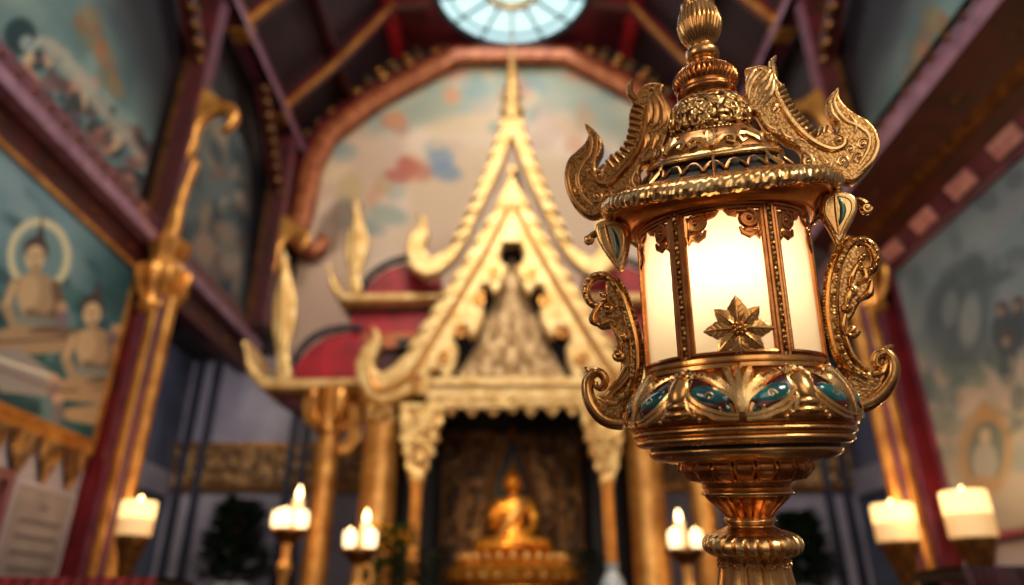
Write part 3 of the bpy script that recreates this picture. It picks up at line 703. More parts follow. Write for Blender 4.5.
def mural_mesh(cv, Pf, nx, ny, keep=None):
    """Pf(u, v) -> 3-D point; returns a mesh whose vertices carry the painted colour"""
    m = MB(); V = []
    for j in range(ny):
        for i in range(nx): V.append(Pf(i/(nx-1), j/(ny-1)))
    F = []
    for j in range(ny-1):
        for i in range(nx-1):
            if keep is None or keep(V[j*nx+i]): o = j*nx+i; F.append((o, o+1, o+nx+1, o+nx))
    m.add(V, F, 0, False); m.col = cv.c.reshape(-1, 3); return m
def build_mural(m, name, parent=None):
    ob = m.build(name, G['paint'], parent, keepn=True)
    a = ob.data.color_attributes.new('paint', 'FLOAT_COLOR', 'POINT')
    c = np.clip(m.col, 0, 255)/255; l = np.where(c <= .04045, c/12.92, ((c+.055)/1.055)**2.4)
    a.data.foreach_set('color', np.concatenate([l, np.ones((len(l), 1))], 1).astype(np.float32).ravel()); return ob
def world_to_px(P):
    d = P[..., 1]*_c+P[..., 2]*_s; u = -P[..., 1]*_s+P[..., 2]*_c
    return 512+FPX*P[..., 0]/d, 292.5-FPX*u/d
def wall_canvas(X, y0, y1, z0, z1, nx, ny, bg):
    """canvas on a side wall at X; painted with coordinates read off the wall"""
    u = np.linspace(0, 1, nx)[None].repeat(ny, 0); v = np.linspace(0, 1, ny)[:, None].repeat(nx, 1)
    P = np.stack([np.full_like(u, X), y0+(y1-y0)*u, z0+(z1-z0)*v], -1); px, py = world_to_px(P)
    return Canvas(nx, ny, px, py, bg), (lambda a, b: (X, y0+(y1-y0)*a, z0+(z1-z0)*b))
FL = -EYE
YB = 13.6
# --- floor, walls, roof -------------------------------------------
m = MB(); m.box((-7.5, -1.5, FL-.2), (7.5, 14.6, FL)); struct(m.build('floor', G['floor']))
def sidewall(sx, name):
    m = MB(); X = 5.1
    m.box(*sorted_box((sx*X, .5, FL), (sx*(X+.3), 8.46, 4.75)), 0)              # lower wall, first bay
    m.box(*sorted_box((sx*(X+1.4), 9.2, FL), (sx*(X+1.7), YB, 4.75)), 1)       # deeper second bay
    m.box(*sorted_box((sx*X, 9.05, FL), (sx*(X+1.7), 9.2, 4.75)), 1)
    m.box(*sorted_box((sx*5.3, .5, 4.75), (sx*5.6, YB, 9.9)), 2)                # upper wall
    m.box(*sorted_box((sx*5.3, 9.2, 4.70), (sx*6.8, YB, 4.95)), 2)
    struct(m.build(name, [G['wall'], G['wallb'], G['dark']]))
def sorted_box(a, b): return tuple(min(p, q) for p, q in zip(a, b)), tuple(max(p, q) for p, q in zip(a, b))
sidewall(-1, 'wall_left'); sidewall(1, 'wall_right')
m = MB(); m.box((-6.8, YB, FL), (6.8, YB+.3, 4.8), 0); m.box((-5.6, YB, 4.8), (5.6, YB+.3, 13.6), 1); struct(m.build('wall_back', [G['wall'], G['dark']]))
ZC = 13.05
m = MB(); hole = [(0+1.78*cos(a), 11.62+1.78*sin(a)) for a in np.linspace(0, 2*PI, 49)[:-1]]
m.cut([[(-2.9, .5), (2.9, .5), (2.9, 14), (-2.9, 14)], hole], .16, .01, lambda x, y, z: Vector((x, y, ZC+.08+z)), 1)
for sx in (-1, 1):
    a, b = (sx*5.5, 9.55), (sx*2.8, ZC)
    m.hexa([(a[0], .5, a[1]), (b[0], .5, b[1]), (b[0], 14, b[1]), (a[0], 14, a[1]), (a[0], .5, a[1]+.25), (b[0], .5, b[1]+.25), (b[0], 14, b[1]+.25), (a[0], 14, a[1]+.25)])
m.v = [tuple(v) for v in m.v]; struct(m.build('ceiling', [G['roof'], G['droof']]))
# --- round skylight -------------------------------------------------
G['sky_glass'] = mat('skylight_glass', (206,236,238), (170,214,222), 0, .3, nscale=1.6, emit=(200,238,242), estr=1.2)
G['lead'] = mat('dark_lead', (44,58,70), None, .3, .5)
cx, cy = 0, 11.62
m = MB()
def ring(m, r, rad, z, n=64, mt=0): m.tube([(cx+r*cos(a), cy+r*sin(a), z) for a in np.linspace(0, 2*PI, n+1)], rad, 8, mt)
ring(m, 1.8, .075, ZC-.02); win = struct(m.build('window_1', G['lead']))
m = MB(); m.lathe([(.001, ZC+.06), (1.78, ZC+.06), (1.78, ZC+.09), (.001, ZC+.09)], 64, org=(cx, cy, 0)); m.build('pane', G['sky_glass'], win)
m = MB()
for k in range(14):
    a = 2*PI*(k+.5)/14; m.beam((cx+.62*cos(a), cy+.62*sin(a), ZC+.03), (cx+1.78*cos(a), cy+1.78*sin(a), ZC+.03), .05, .06)
for r in (1.5,): ring(m, r, .03, ZC+.03)
m.build('mullion', G['lead'], win)
m = MB(); ring(m, .64, .07, ZC); ring(m, .5, .03, ZC+.02); m.build('gilt_ring', G['shr'], win)
# --- trims of the hall ------------------------------------------------
TN = [0]
def trim(m, mats): TN[0] += 1; return struct(m.build('trim_%d' % TN[0], mats))
for sx in (-1, 1):
    # gallery beam: red, lavender and florets, in two bays
    if sx < 0:
        for (ya, yb) in ((.5, 9.0), (9.35, 12.9)):
            m = MB(); X = -5.0
            m.box((X-.12, ya, 4.88), (X+.02, yb, 5.08), 0); m.box((X-.2, ya, 4.80), (X+.05, yb, 4.885), 1); m.box((X-.2, ya, 4.64), (X+.1, yb, 4.80), 2)
            m.box((X-.3, ya, 4.22), (X-.06, yb, 4.64), 3)
            for k in range(int((yb-ya)/.27)):
                y = ya+.15+k*.27; m.ball((X+.02, y, 4.98), (.02, .05, .035), 8, 5, 4)
            for k in range(int((yb-ya)/.9)):
                y = ya+.5+k*.9
                for d in (-.05, .05): m.ball((X-.05, y+d, 4.43), (.03, .035, .04), 8, 5, 5)
            trim(m, [G['plum'], G['red'], G['lav'], G['dred'], G['bronze'], G['bronze']])
    else:
        m = MB(); ya, yb = .5, 8.95
        A = lambda x, z, y: (x, y, z)
        def band(x0, z0, x1, z1, mt, t=.12):
            m.hexa([A(x0,z0,ya), A(x1,z1,ya), A(x1,z1,yb), A(x0,z0,yb), A(x0+t,z0+t,ya), A(x1+t,z1+t,ya), A(x1+t,z1+t,yb), A(x0+t,z0+t,yb)], mt)
        band(4.3, 5.30, 4.3, 5.06, 0); band(4.27, 5.06, 4.30, 4.90, 2); band(4.30, 4.90, 4.72, 4.62, 3); band(4.68, 4.64, 4.78, 4.56, 5); band(4.80, 4.56, 4.98, 4.42, 3); band(4.95, 4.44, 5.07, 4.22, 0); band(5.06, 4.24, 5.1, 4.14, 6)
        m.box((4.3, ya, 5.2), (5.4, yb, 5.3), 3)
        for k in range(int((yb-ya)/.27)):
            m.ball((4.29, ya+.15+k*.27, 5.18), (.02, .05, .035), 8, 5, 4)
        for k in range(9):
            y = ya+.6+k*.9
            for d in (-.05, .05): m.ball((4.52, y+d, 4.76), (.035, .035, .035), 8, 5, 5)
        for k in range(11):
            y = ya+.4+k*.78; m.hexa([(4.955, y, 4.43), (5.045, y, 4.26), (5.045, y+.42, 4.26), (4.955, y+.42, 4.43), (4.935, y, 4.42), (5.025, y, 4.25), (5.025, y+.42, 4.25), (4.935, y+.42, 4.42)], 7)
        trim(m, [G['plum'], G['red'], G['lav'], G['dred'], G['bronze'], G['bronze'], G['navy'], G['pink']])
        m = MB(); m.box((5.0, 9.35, 4.2), (5.3, 12.9, 5.1), 0); m.box((4.95, 9.35, 4.64), (5.0, 12.9, 4.8), 1); trim(m, [G['plum'], G['lav']])
    # eaves purlin with gilt joints, rafters
    m = MB(); X = sx*4.95
    m.beam((X, .5, 9.72), (X, YB, 9.72), .36, .34, 0); m.beam((X-sx*.14, .5, 9.62), (X-sx*.14, YB, 9.62), .14, .14, 1); trim(m, [G['plum'], G['lav']])
    m = MB(); X2 = sx*2.85; m.beam((X2, .5, 12.95), (X2, YB, 12.95), .3, .5, 0); trim(m, G['crim'])
    m = MB(); X2 = sx*3.95; m.beam((X2, .5, 11.35), (X2, YB, 11.35), .16, .2, 0); trim(m, G['dred'])
    for y in (4.9, 7.23, 9.57, 11.9):
        m = MB(); P = [(sx*4.9, 9.8), (sx*4.55, 10.25), (sx*3.9, 11.05), (sx*3.2, 12.1), (sx*2.7, 12.9)]
        for (a, b) in zip(P[:-1], P[1:]):
            m.beam((a[0], y, a[1]), (b[0], y, b[1]), .2, .2, 0); m.beam((a[0]-sx*.02, y-.07, a[1]-.1), (b[0]-sx*.02, y-.07, b[1]-.1), .08, .07, 1)
        m.box(*sorted_box((sx*4.76, y-.17, 9.5), (sx*5.1, y+.17, 9.92)), 2); trim(m, [G['red'], G['gilt'], G['gilt']])
    m = MB(); m.beam((sx*2.8, 11.9, 12.8), (sx*1.9, 11.9, 12.95), .2, .25, 0); trim(m, G['red'])
# --- the gable arch frame on the back wall and its mural -------------
oct_ = [aty(x, y, YB-.25) for x, y in ((296,238),(304,212),(312,168),(330,134),(378,98),(458,56))]
oct_ = oct_+[Vector((-p.x, p.y, p.z)) for p in oct_[::-1]]
m = MB(); m.tube(oct_, .25, 8, 0, bi=(0,1,0), flat=.8)
inn = [p+(Vector((0, -.02, 7.8))-p).normalized()*.3+Vector((0, -.06, 0)) for p in oct_]; inn = [Vector((p.x, YB-.28, p.z)) for p in inn]
m.tube(inn, .12, 6, 1, bi=(0,1,0))
out2 = [Vector((p.x*1.045, YB-.2, p.z+.28)) for p in oct_]; m.tube(out2, .16, 6, 1, bi=(0,1,0))
for q in (0, -1):
    p = oct_[q]; sg = -1 if q == 0 else 1
    m.tube(cat([p, p+Vector((-sg*.18,0,-.22)), p+Vector((-sg*.45,0,-.3)), p+Vector((-sg*.62,0,-.08)), p+Vector((-sg*.45,0,.1))], 5), [.27,.24,.2,.14,.05], 8, 2, bi=(0,1,0))
trim(m, [G['copper'], G['red'], G['copper']])
m = MB()                                           # gilt florets between arch and roof
for a, b in zip(oct_[:-1], oct_[1:]):
    n_ = int((b-a).length/.32)
    for k in range(n_):
        p = a.lerp(b, (k+.5)/n_); d = Vector((p.x, 0, p.z-7.6)).normalized()
        for r_, s_ in ((.62, .11), (.85, .08)):
            m.ball((p.x+d.x*r_+.06*sin(k*3.), YB-.12, p.z+d.z*r_), (s_*1.3, .06, s_), 8, 5, k % 2)
trim(m, [G['shr_d'], G['gilt']])
nx, ny = 230, 180
u = np.linspace(0, 1, nx)[None].repeat(ny, 0); v = np.linspace(0, 1, ny)[:, None].repeat(nx, 1)
x0, x1, z0, z1 = -4.9, 4.9, 4.72, 13.0; Y = YB-.015
P = np.stack([x0+(x1-x0)*u, np.full_like(u, Y), z0+(z1-z0)*v], -1); px, py = world_to_px(P)
cv = Canvas(nx, ny, px, py, (226,204,180)); cv.grad([(50,(196,172,142)),(130,(222,196,162)),(240,(226,198,174)),(330,(196,164,152))])
cv.cloud((236,214,196), 9, 3, .5, .8); cv.cloud((206,176,158), 14, 4, .55, .7)
for x, y, a, b in ((470,90,36,13),(430,106,30,10),(560,92,34,14),(600,112,30,12),(395,120,22,9),(640,140,24,10),(500,78,26,8),(545,76,24,8)):
    cv.ell(x, y, a, b, (150,164,150), .3*(1 if x > 512 else -1), .55, 1.2)
for i in range(46):
    a = rng.uniform(-1.25, 1.25); r = rng.uniform(110, 180); x, y = 512+r*1.15*sin(a), 240-r*cos(a)
    c = [(206,140,104),(150,170,168),(224,190,150),(178,112,96),(120,150,156),(190,160,120)][i % 6]
    cv.ell(x, y, rng.uniform(4, 10), rng.uniform(4, 10), c, rng.uniform(0, 3), .45, .9)
for x, y, a, b, c in ((408,165,10,8,(190,86,74)),(398,176,12,6,(184,94,84)),(420,172,12,8,(196,120,100)),(414,156,4,4,(226,190,150)),(441,158,12,9,(120,146,176)),(446,172,14,8,(112,140,172)),(438,146,4,4,(224,190,150)),(350,190,12,16,(196,174,130)),(344,214,12,14,(120,116,110)),(362,226,20,8,(130,150,150)),(388,215,18,9,(150,168,160)),(330,232,12,20,(126,108,100)),(600,160,14,10,(150,164,180)),(588,170,10,8,(206,150,120)),(640,180,16,14,(190,150,120)),(396,120,10,8,(214,150,110)),(452,96,8,8,(220,150,110))):
    cv.ell(x, y, a*.8, b*.8, c, .2, .7, .8)
for x in (334, 346, 358, 660, 676): cv.line([(x, 250), (x+3, 205)], 2.4, (150,120,100), .8)
ox = [(p.x, p.z) for p in oct_]+[(4.7, 4.0), (-4.7, 4.0)]
def inpoly(p):
    c = False; n = len(ox)
    for i in range(n):
        (xa, za), (xb, zb_) = ox[i], ox[(i+1) % n]
        if (za > p[2]) != (zb_ > p[2]) and p[0] < (xb-xa)*(p[2]-za)/(zb_-za)+xa: c = not c
    return c
mm = mural_mesh(cv, lambda a, b: (x0+(x1-x0)*a, Y, z0+(z1-z0)*b), nx, ny, inpoly); o = build_mural(mm, 'gable_mural')
tag(o, 'pale arched gable mural of clouds and figures high on back wall', 'mural')
# --- back aisle panels (grey plaster, navy mullions, gilt frieze)
for sx in (-1, 1):
    m = MB(); Yb = YB-.06
    m.box(*sorted_box((sx*2.2, Yb, 2.2), (sx*6.5, YB, 2.95)), 1); m.box(*sorted_box((sx*2.2, Yb-.03, 2.92), (sx*6.5, YB, 3.02)), 2); m.box(*sorted_box((sx*2.2, Yb-.03, 2.12), (sx*6.5, YB, 2.22)), 2)
    for x in (6.3, 5.95, 4.25, 4.0): m.box(*sorted_box((sx*x-.07, Yb-.05, FL), (sx*x+.07, YB, 4.75)), 0)
    trim(m, [G['navy'], G['shr_d'], G['brass']])
    m = MB(); X = sx*6.5; m.box(*sorted_box((X, 9.3, 2.0), (X-sx*.05, YB-.1, 2.45)), 1); m.box(*sorted_box((X, 9.5, 2.5), (X-sx*.04, 12.4, 4.5)), 0); m.box(*sorted_box((X, 10.2, FL), (X-sx*.06, 11.6, 1.3)), 2); trim(m, [G['navy'], G['wall'], G['dred']])
    m = MB(); m.box(*sorted_box((sx*5.1, .5, FL), (sx*4.98, 8.8, FL+.35))); o = m.build('baseboard_left' if sx < 0 else 'baseboard_right', G['dred']); struct(o)

# --- murals on the side walls -----------------------------------------
def frame(m, X, y0, y1, z0, z1, w, t, mt=0):
    for a, b in (((y0-w, z0-w), (y1+w, z0)), ((y0-w, z1), (y1+w, z1+w)), ((y0-w, z0), (y0, z1)), ((y1, z0), (y1+w, z1))):
        m.box(*sorted_box((X, a[0], a[1]), (X+t, b[0], b[1])), mt)
# lower left: two seated figures in a landscape
cv, Pf = wall_canvas(-5.06, 3.2, 8.4, 1.9, 4.2, 300, 170, (60,96,110))
cv.grad([(150,(96,132,150)),(230,(110,142,156)),(300,(66,104,116)),(380,(34,76,84)),(450,(26,64,70))]); cv.cloud((140,162,172), 10, 11, .45, .5, 3)
cv.cloud((30,58,70), 12, 12, .55, .5); cv.mix(np.clip((cv.X-70)/60, 0, 1)*np.clip((cv.Y-200)/60, 0, 1)*.75, (22,58,68))
for i in range(50): cv.ell(rng.uniform(0, 140), rng.uniform(290, 420), rng.uniform(3, 9), rng.uniform(3, 8), [(26,70,74),(40,92,92),(18,48,56),(66,110,104)][i % 4], rng.uniform(0, 3), .55, .6)
sk, skd, skl = (160,136,108), (104,86,72), (196,172,138)
def pfig(cx, cy, k, halo):
    q = lambda x, y: (cx+x*k, cy+y*k)
    if halo: cv.ell(*q(3,-2), 30*k, 36*k, (206,200,168), 0, 1, .12); cv.ell(*q(3,-2), 23*k, 28*k, (106,138,146), 0, 1, .15)
    cv.poly([q(-6,-14), q(0,-22), q(6,-42), q(9,-20), q(9,-8), q(-6,-6)], (66,60,66)); cv.ell(*q(0,-8), 11*k, 12*k, (66,58,62)); cv.ell(*q(-1,0), 9*k, 12*k, skl, .15, 1, .2)
    cv.line([q(-5,-1), q(-2,-2)], .9*k, (90,62,50)); cv.line([q(2,-2), q(5,-2)], .9*k, (90,62,50)); cv.line([q(-2,6), q(2,6)], .9*k, (150,76,64))
    cv.poly([q(-4,8), q(4,8), q(5,18), q(-6,18)], sk); cv.poly([q(-24,22), q(-8,16), q(8,16), q(22,24), q(18,50), q(14,72), q(-14,72), q(-16,48)], sk)
    cv.ell(*q(-8,34), 9*k, 14*k, skl, .2, .7, .6); cv.line([q(-22,26), q(-30,48), q(-22,66), q(2,60)], 5*k, sk); cv.line([q(20,28), q(24,50), q(12,62), q(-6,56)], 5*k, skd)
    cv.line([q(-22,26), q(-29,46)], 2*k, skl); cv.ell(*q(0,64), 18*k, 6*k, (120,130,130), .1, .8, .4)
    cv.ell(*q(-22,80), 26*k, 10*k, sk, -.15); cv.ell(*q(24,80), 28*k, 10*k, skd, .15); cv.ell(*q(0,86), 40*k, 9*k, sk, 0); cv.line([q(-40,84), q(40,80)], 1.5*k, (100,84,70))
pfig(36, 258, 1.0, True); cv.poly([(-20,352),(20,348),(62,380),(60,398),(0,392)], (140,136,136)); cv.line([(-10,366),(60,392)], 2, (120,110,112)); cv.line([(-10,356),(50,376)], 1.5, (222,216,206))
pfig(93, 314, .92, False); cv.line([(84,392),(120,408),(70,414),(100,420)], 6, sk)
for x, y in ((62,308),(116,330),(118,350),(54,380),(58,400)): cv.ell(x, y, 5, 6, (198,160,130), 0, .8); cv.ell(x, y+12, 6, 9, (120,100,110), 0, .8)
mm = mural_mesh(cv, Pf, 300, 170); mo_ = thing('mural_painting', 'teal mural of two seated haloed figures on lower left wall', 'painting', (-5.06, 5.8, 3.05)); build_mural(mm, 'canvas', mo_)
m = MB(); frame(m, -5.1, 3.2, 8.4, 1.9, 4.2, .05, .08); m.build('frame', G['gilt'], mo_)
# lower right: grey-blue mural
cv, Pf = wall_canvas(5.06, 3.6, 8.3, .78, 4.12, 260, 200, (120,140,152))
cv.grad([(120,(112,136,150)),(260,(124,146,158)),(340,(112,128,138)),(420,(140,134,132)),(545,(128,118,112))]); cv.cloud((160,172,176), 8, 21, .5, .5, 3); cv.cloud((84,104,116), 11, 22, .55, .6)
dk = (70,84,98); dk2 = (48,60,74)
for x, y, a, b, r in ((966,300,20,34,.15),(952,330,18,30,-.2),(975,268,9,10,0),(990,280,22,5,-.35),(958,352,10,26,.1),(980,348,9,30,-.1),(944,300,10,26,.4)): cv.ell(x, y, a, b, dk, r, .7, .7)
cv.ell(970,320,8,20,(150,160,166),.1,.7,.6); cv.ell(950,308,6,14,(140,150,158),.1,.6,.6)
for x, y in ((1002,310),(1018,305),(1008,340)): cv.ell(x, y, 6, 8, (70,60,62)); cv.ell(x, y+22, 9, 20, dk2, 0, .9); cv.ell(x-2, y+2, 4, 5, (150,126,116), 0, .8)
for i in range(46): cv.ell(rng.uniform(900, 1040), rng.uniform(360, 440), rng.uniform(5, 15), rng.uniform(4, 10), [(168,150,142),(96,112,116),(150,140,136),(72,98,98),(186,168,158),(60,80,84)][i % 6], rng.uniform(0, 3), .6, .6)
for i in range(24): cv.ell(rng.uniform(985, 1060), rng.uniform(150, 300), rng.uniform(4, 12), rng.uniform(4, 10), [(92,98,118),(136,142,156),(80,92,108)][i % 3], rng.uniform(0, 3), .6, .6)
cv.ell(986,452,22,38,(132,100,66),.1,.8,.4); cv.ell(986,454,16,30,(70,84,88),.1,1,.2); cv.poly([(976,420),(984,398),(994,420)], (150,110,64)); cv.ell(985,436,5,7,(150,134,122)); cv.ell(985,462,11,18,(134,132,134),0,.8); cv.ell(984,484,16,7,(130,104,80))
cv.mix(np.full(cv.X.shape, .28), (70,84,96))
mm = mural_mesh(cv, Pf, 260, 200); mo_ = thing('mural_painting', 'grey blue mural with dark standing figures on lower right wall', 'painting', (5.06, 5.8, 2.45)); o = build_mural(mm, 'canvas', mo_)
m = MB(); frame(m, 5.1, 3.6, 8.3, .78, 4.12, .07, -.08); m.build('frame', G['plum'], mo_)
# upper left / upper right
def upper(sx, lab, seed):
    cv, Pf = wall_canvas(sx*5.26, 3.6, 8.4, 5.1, 9.3, 230, 180, (96,124,128)); r = np.random.default_rng(seed)
    FX = (lambda x: x) if sx < 0 else (lambda x: 1024-x)
    cv.cloud((130,150,150), 9, seed, .45, .8, 3); cv.cloud((70,100,108), 10, seed+1, .5, .7, 3)
    B = [(-40,60),(30,70),(75,105),(110,140),(150,190),(180,230)]
    for i in range(130):
        t = r.random(); k = t*(len(B)-1); j = min(int(k), len(B)-2); x = B[j][0]+(B[j+1][0]-B[j][0])*(k-j); y = B[j][1]+(B[j+1][1]-B[j][1])*(k-j)
        d = r.normal(0, 12); c = [(34,50,58),(176,120,104),(60,72,84),(206,176,140),(30,44,54),(120,80,80),(84,66,70)][i % 7]
        cv.ell(FX(x-d*.7+4), y+d*.7+r.normal(0, 5), r.uniform(3, 8), r.uniform(3, 8), c, r.uniform(0, 3), .8, .5)
    cv.line([(FX(x), y) for x, y in ((40,40),(62,52),(84,82),(104,112),(126,134),(140,158))], 4.5, (170,164,152), .6)
    for x, y in ((50,48),(62,58),(74,72),(86,84),(100,104),(122,130)): cv.ell(FX(x), y, 9, 7, (160,158,148), .7, .6, .8)
    cv.ell(FX(20), 36, 14, 16, (20,44,52), 0, .9, .3); cv.line([(FX(x+28), y+42) for x, y in spiral(0, 0, 9, 1.2, 0, 1, 12)], 2.6, (176,188,186), .7)
    for x, y, a, b, k in ((90,20,9,12,0),(96,38,7,11,1),(86,40,6,9,2),(104,54,7,12,0),(110,72,6,10,1),(104,78,5,9,2),(116,88,6,9,0),(80,24,5,8,1)): cv.ell(FX(x), y, a, b, ((134,104,66),(120,84,58),(96,104,86))[k], -.4, .6, .7)
    cv.ell(FX(101),50,4,7,(150,84,62),0,.5,.8)
    g = (cv.X-FX(108)-( -sx)*(cv.Y)*.42)*(-sx) ; cv.mix(np.clip((g+26)/52, 0, 1), (22,20,28))  # dark fade puts wall shade into the mural colour past a slanting edge
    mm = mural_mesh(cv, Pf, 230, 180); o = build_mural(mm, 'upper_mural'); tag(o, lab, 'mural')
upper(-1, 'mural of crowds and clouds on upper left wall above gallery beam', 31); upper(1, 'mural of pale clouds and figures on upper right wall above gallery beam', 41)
cv, Pf = wall_canvas(-5.26, 9.4, 12.6, 5.15, 8.4, 110, 110, (92,108,112)); cv.cloud((150,130,112), 6, 51, .45, .8, 3); cv.cloud((46,62,74), 7, 52, .5, .8, 3)
for i in range(30): cv.ell(rng.uniform(195, 260), rng.uniform(170, 300), rng.uniform(3, 8), rng.uniform(4, 12), [(150,124,108),(104,84,80),(176,160,144),(50,70,80)][i % 4], rng.uniform(0, 3), .6, .6)
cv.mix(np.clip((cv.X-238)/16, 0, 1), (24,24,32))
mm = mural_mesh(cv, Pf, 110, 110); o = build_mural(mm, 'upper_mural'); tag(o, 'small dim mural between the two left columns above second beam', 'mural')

# --- frieze, inscription and door at lower left -------------------------
m = MB(); X = -5.06
m.box((X-.04, 3.2, 1.72), (X+.03, 8.44, 1.86), 0)
for k in range(11):
    y = 3.45+k*.47; m.cut([[(y-.2, 1.74), (y+.2, 1.74), (y+.19, 1.58), (y+.1, 1.44), (y, 1.26), (y-.1, 1.44), (y-.19, 1.58)]], .04, .01, lambda a, b, c: Vector((X+.02+c, a, b)), 1)
trim(m, [G['gilt'], G['shr_d']])
ya, yb, za, zb2 = 7.3, 8.3, -.6, 1.22
insc = thing('inscription_panel', 'white inscription panel with rows of faint dark writing below left mural', 'panel', (-5.04, 7.8, .3))
m = MB(); m.box((-5.09, ya, za), (-5.04, yb, zb2)); m.build('slab', G['white'], insc)
m = MB(); frame(m, -5.09, ya, yb, za, zb2, .04, .06); m.build('border', G['wall'], insc)
m = MB(); r = random.Random(3)
for row in range(11):
    y = ya+.14+(.3 if row in (0, 8, 10) else 0)+r.uniform(0, .05); z = zb2-.18-row*.155; e = yb-.12-(.3 if row in (0, 8, 10) else 0)
    while y < e:
        w_ = r.uniform(.05, .13); m.box((-5.042, y, z-.018), (-5.034, min(y+w_, e), z+.018)); y += w_+.022
m.build('lettering', mat('faded_ink', (70,66,74)), insc)
d = MB(); d.box((-5.1, 5.75, FL), (-4.98, 7.0, 1.2), 0); door = struct(d.build('door_1', G['door']))
m = MB(); frame(m, -5.1, 5.75, 7.0, FL, 1.2, .1, .16); m.build('door_frame', G['plum'], door)
m = MB()
for y0_, y1_ in ((5.83, 6.33), (6.42, 6.92)):
    for z0_, z1_ in ((FL+.2, -.2), (0, 1.08)): frame(m, -4.98, y0_, y1_, z0_, z1_, .03, .03)
m.build('door_moulding', G['dred'], door)

# --- columns -----------------------------------------------------------
def bracket(m, pts, fn, th, bev=.02, mt=0): m.cut([[(p.x, p.y) for p in cat([(a, b, 0) for a, b in pts], 4, True)]], th, bev, fn, mt)
def column(X, Yc, lab, first):
    sx = -1 if X < 0 else 1
    c = thing('hall_column' if first else 'gallery_post', lab, 'column' if first else 'post', (X, Yc, FL if first else 5.0), None)
    w = .24
    if first:
        m = MB(); m.box((X-w, Yc-w, FL+.5), (X+w, Yc+w, 4.2)); m.box(*sorted_box((X-sx*(w-.02), Yc-w-.03, FL+.5), (X-sx*(w-.08), Yc-w, 4.0)), 1); m.build('lower_shaft', [G['red'], G['plum']], c)
        m = MB(); xi = X-sx*(w+.08)
        for dx, r_, mt in ((0, .10, 0), (-sx*.17, .085, 0)): m.lathe([(r_*1.1, FL+.5), (r_, FL+.7), (r_*.95, 3.7), (r_*1.1, 3.85)], 20, org=(xi+dx, Yc-.2, 0), mat=mt)
        m.lathe([(.05, FL+.5), (.05, 3.85)], 12, org=(xi-sx*.085, Yc-.25, 0), mat=1); m.build('gilt_colonnette', [G['gilt'], G['plum']], c)
        m = MB(); m.box((X-w, Yc-w-.1, FL), (X+w, Yc+w+.02, FL+.5)); m.box(*sorted_box((X, Yc-w-.15, FL), (X-sx*(w+.45), Yc+.1, FL+.5))); m.build('plinth', G['dred'], c)
        m = MB(); xc = X-sx*.26
        m.lathe([(.18, 3.62), (.24, 3.72), (.2, 3.82), (.24, 4.0), (.3, 4.2), (.28, 4.3), (.2, 4.42), (.26, 4.6), (.3, 4.7)], 28, lambda a, t, h: 1+.06*cos(8*a), org=(xc, Yc-.12, 0))
        for k in range(6):
            a = 2*PI*k/6; m.tube(cat([(xc+.2*cos(a), Yc-.12+.2*sin(a), 3.8), (xc+.32*cos(a), Yc-.12+.32*sin(a), 4.0), (xc+.36*cos(a), Yc-.12+.36*sin(a), 4.2), (xc+.3*cos(a), Yc-.12+.3*sin(a), 4.28)], 3), [.03, .06, .05, .02], 7)
        m.build('capital', G['gilt'], c)
        m = MB(); m.cut([[(v.x, v.y) for v in cat([(-.2,4.6,0),(.02,4.62,0),(.13,4.9,0),(.1,5.3,0),(.15,5.7,0),(.22,6.1,0),(.06,5.8,0),(-.06,5.4,0),(-.16,5.0,0)], 4, True)]], .14, .03, lambda a, b, z: Vector((X-sx*(.3+a*.6), Yc-.2+z, b))); m.build('flame_finial', G['gilt'], c)
    h = .16
    m = MB(); m.box((X-h, Yc-h, 5.0 if not first else 4.4), (X+h, Yc+h, 9.54)); m.build('upper_shaft', G['dred'], c)
    m = MB(); m.box(*sorted_box((X+sx*h, Yc-h-.04, 5.1), (X+sx*(h-.07), Yc-h, 9.5)), 0); m.box(*sorted_box((X-sx*h, Yc-.14, 5.1), (X-sx*(h+.03), Yc+.14, 9.5)), 1); m.build('upper_edging', [G['bronze'], G['plum']], c)
    # carved brackets: one strut along the wall towards the purlin, one scroll out into the nave
    m = MB(); m.beam((X, Yc-.1, 8.1), (X, Yc-1.7, 9.5), .2, .24, 1)
    for i in range(9):
        t = i/8; m.ball((X-sx*.08, Yc-.12-1.6*t, 8.02+1.38*t), (.1, .13, .1), 8, 6)
    m.build('carved_bracket', [G['bronze'], G['dred']], c)
    m = MB(); pts = [(0,6.2),(.1,6.45),(.1,6.75),(.22,6.98),(.45,7.05),(.55,6.9),(.48,6.7),(.62,6.76),(.72,6.98),(.62,7.2),(.4,7.28),(.22,7.4),(.08,7.5),(0,7.4)]
    m.cut([[(p.x, p.y) for p in cat([(a, b, 0) for a, b in pts], 4, True)]], .16, .04, lambda a, b, z: Vector((X-sx*(h+.02+a*.9), Yc-.05+z, b))); m.build('scroll_bracket', G['gilt'], c)
column(-5.05, 8.76, 'tall red and gold column nearest on left, with flame finial', True)
column(-4.95, 12.6, 'dark upper post on left, farther back beside the pale gable mural', False)
column(5.05, 8.76, 'tall red and gold column on right behind the lantern', True)
column(4.95, 12.6, 'dark upper post on right, farther back behind the lantern finial', False)
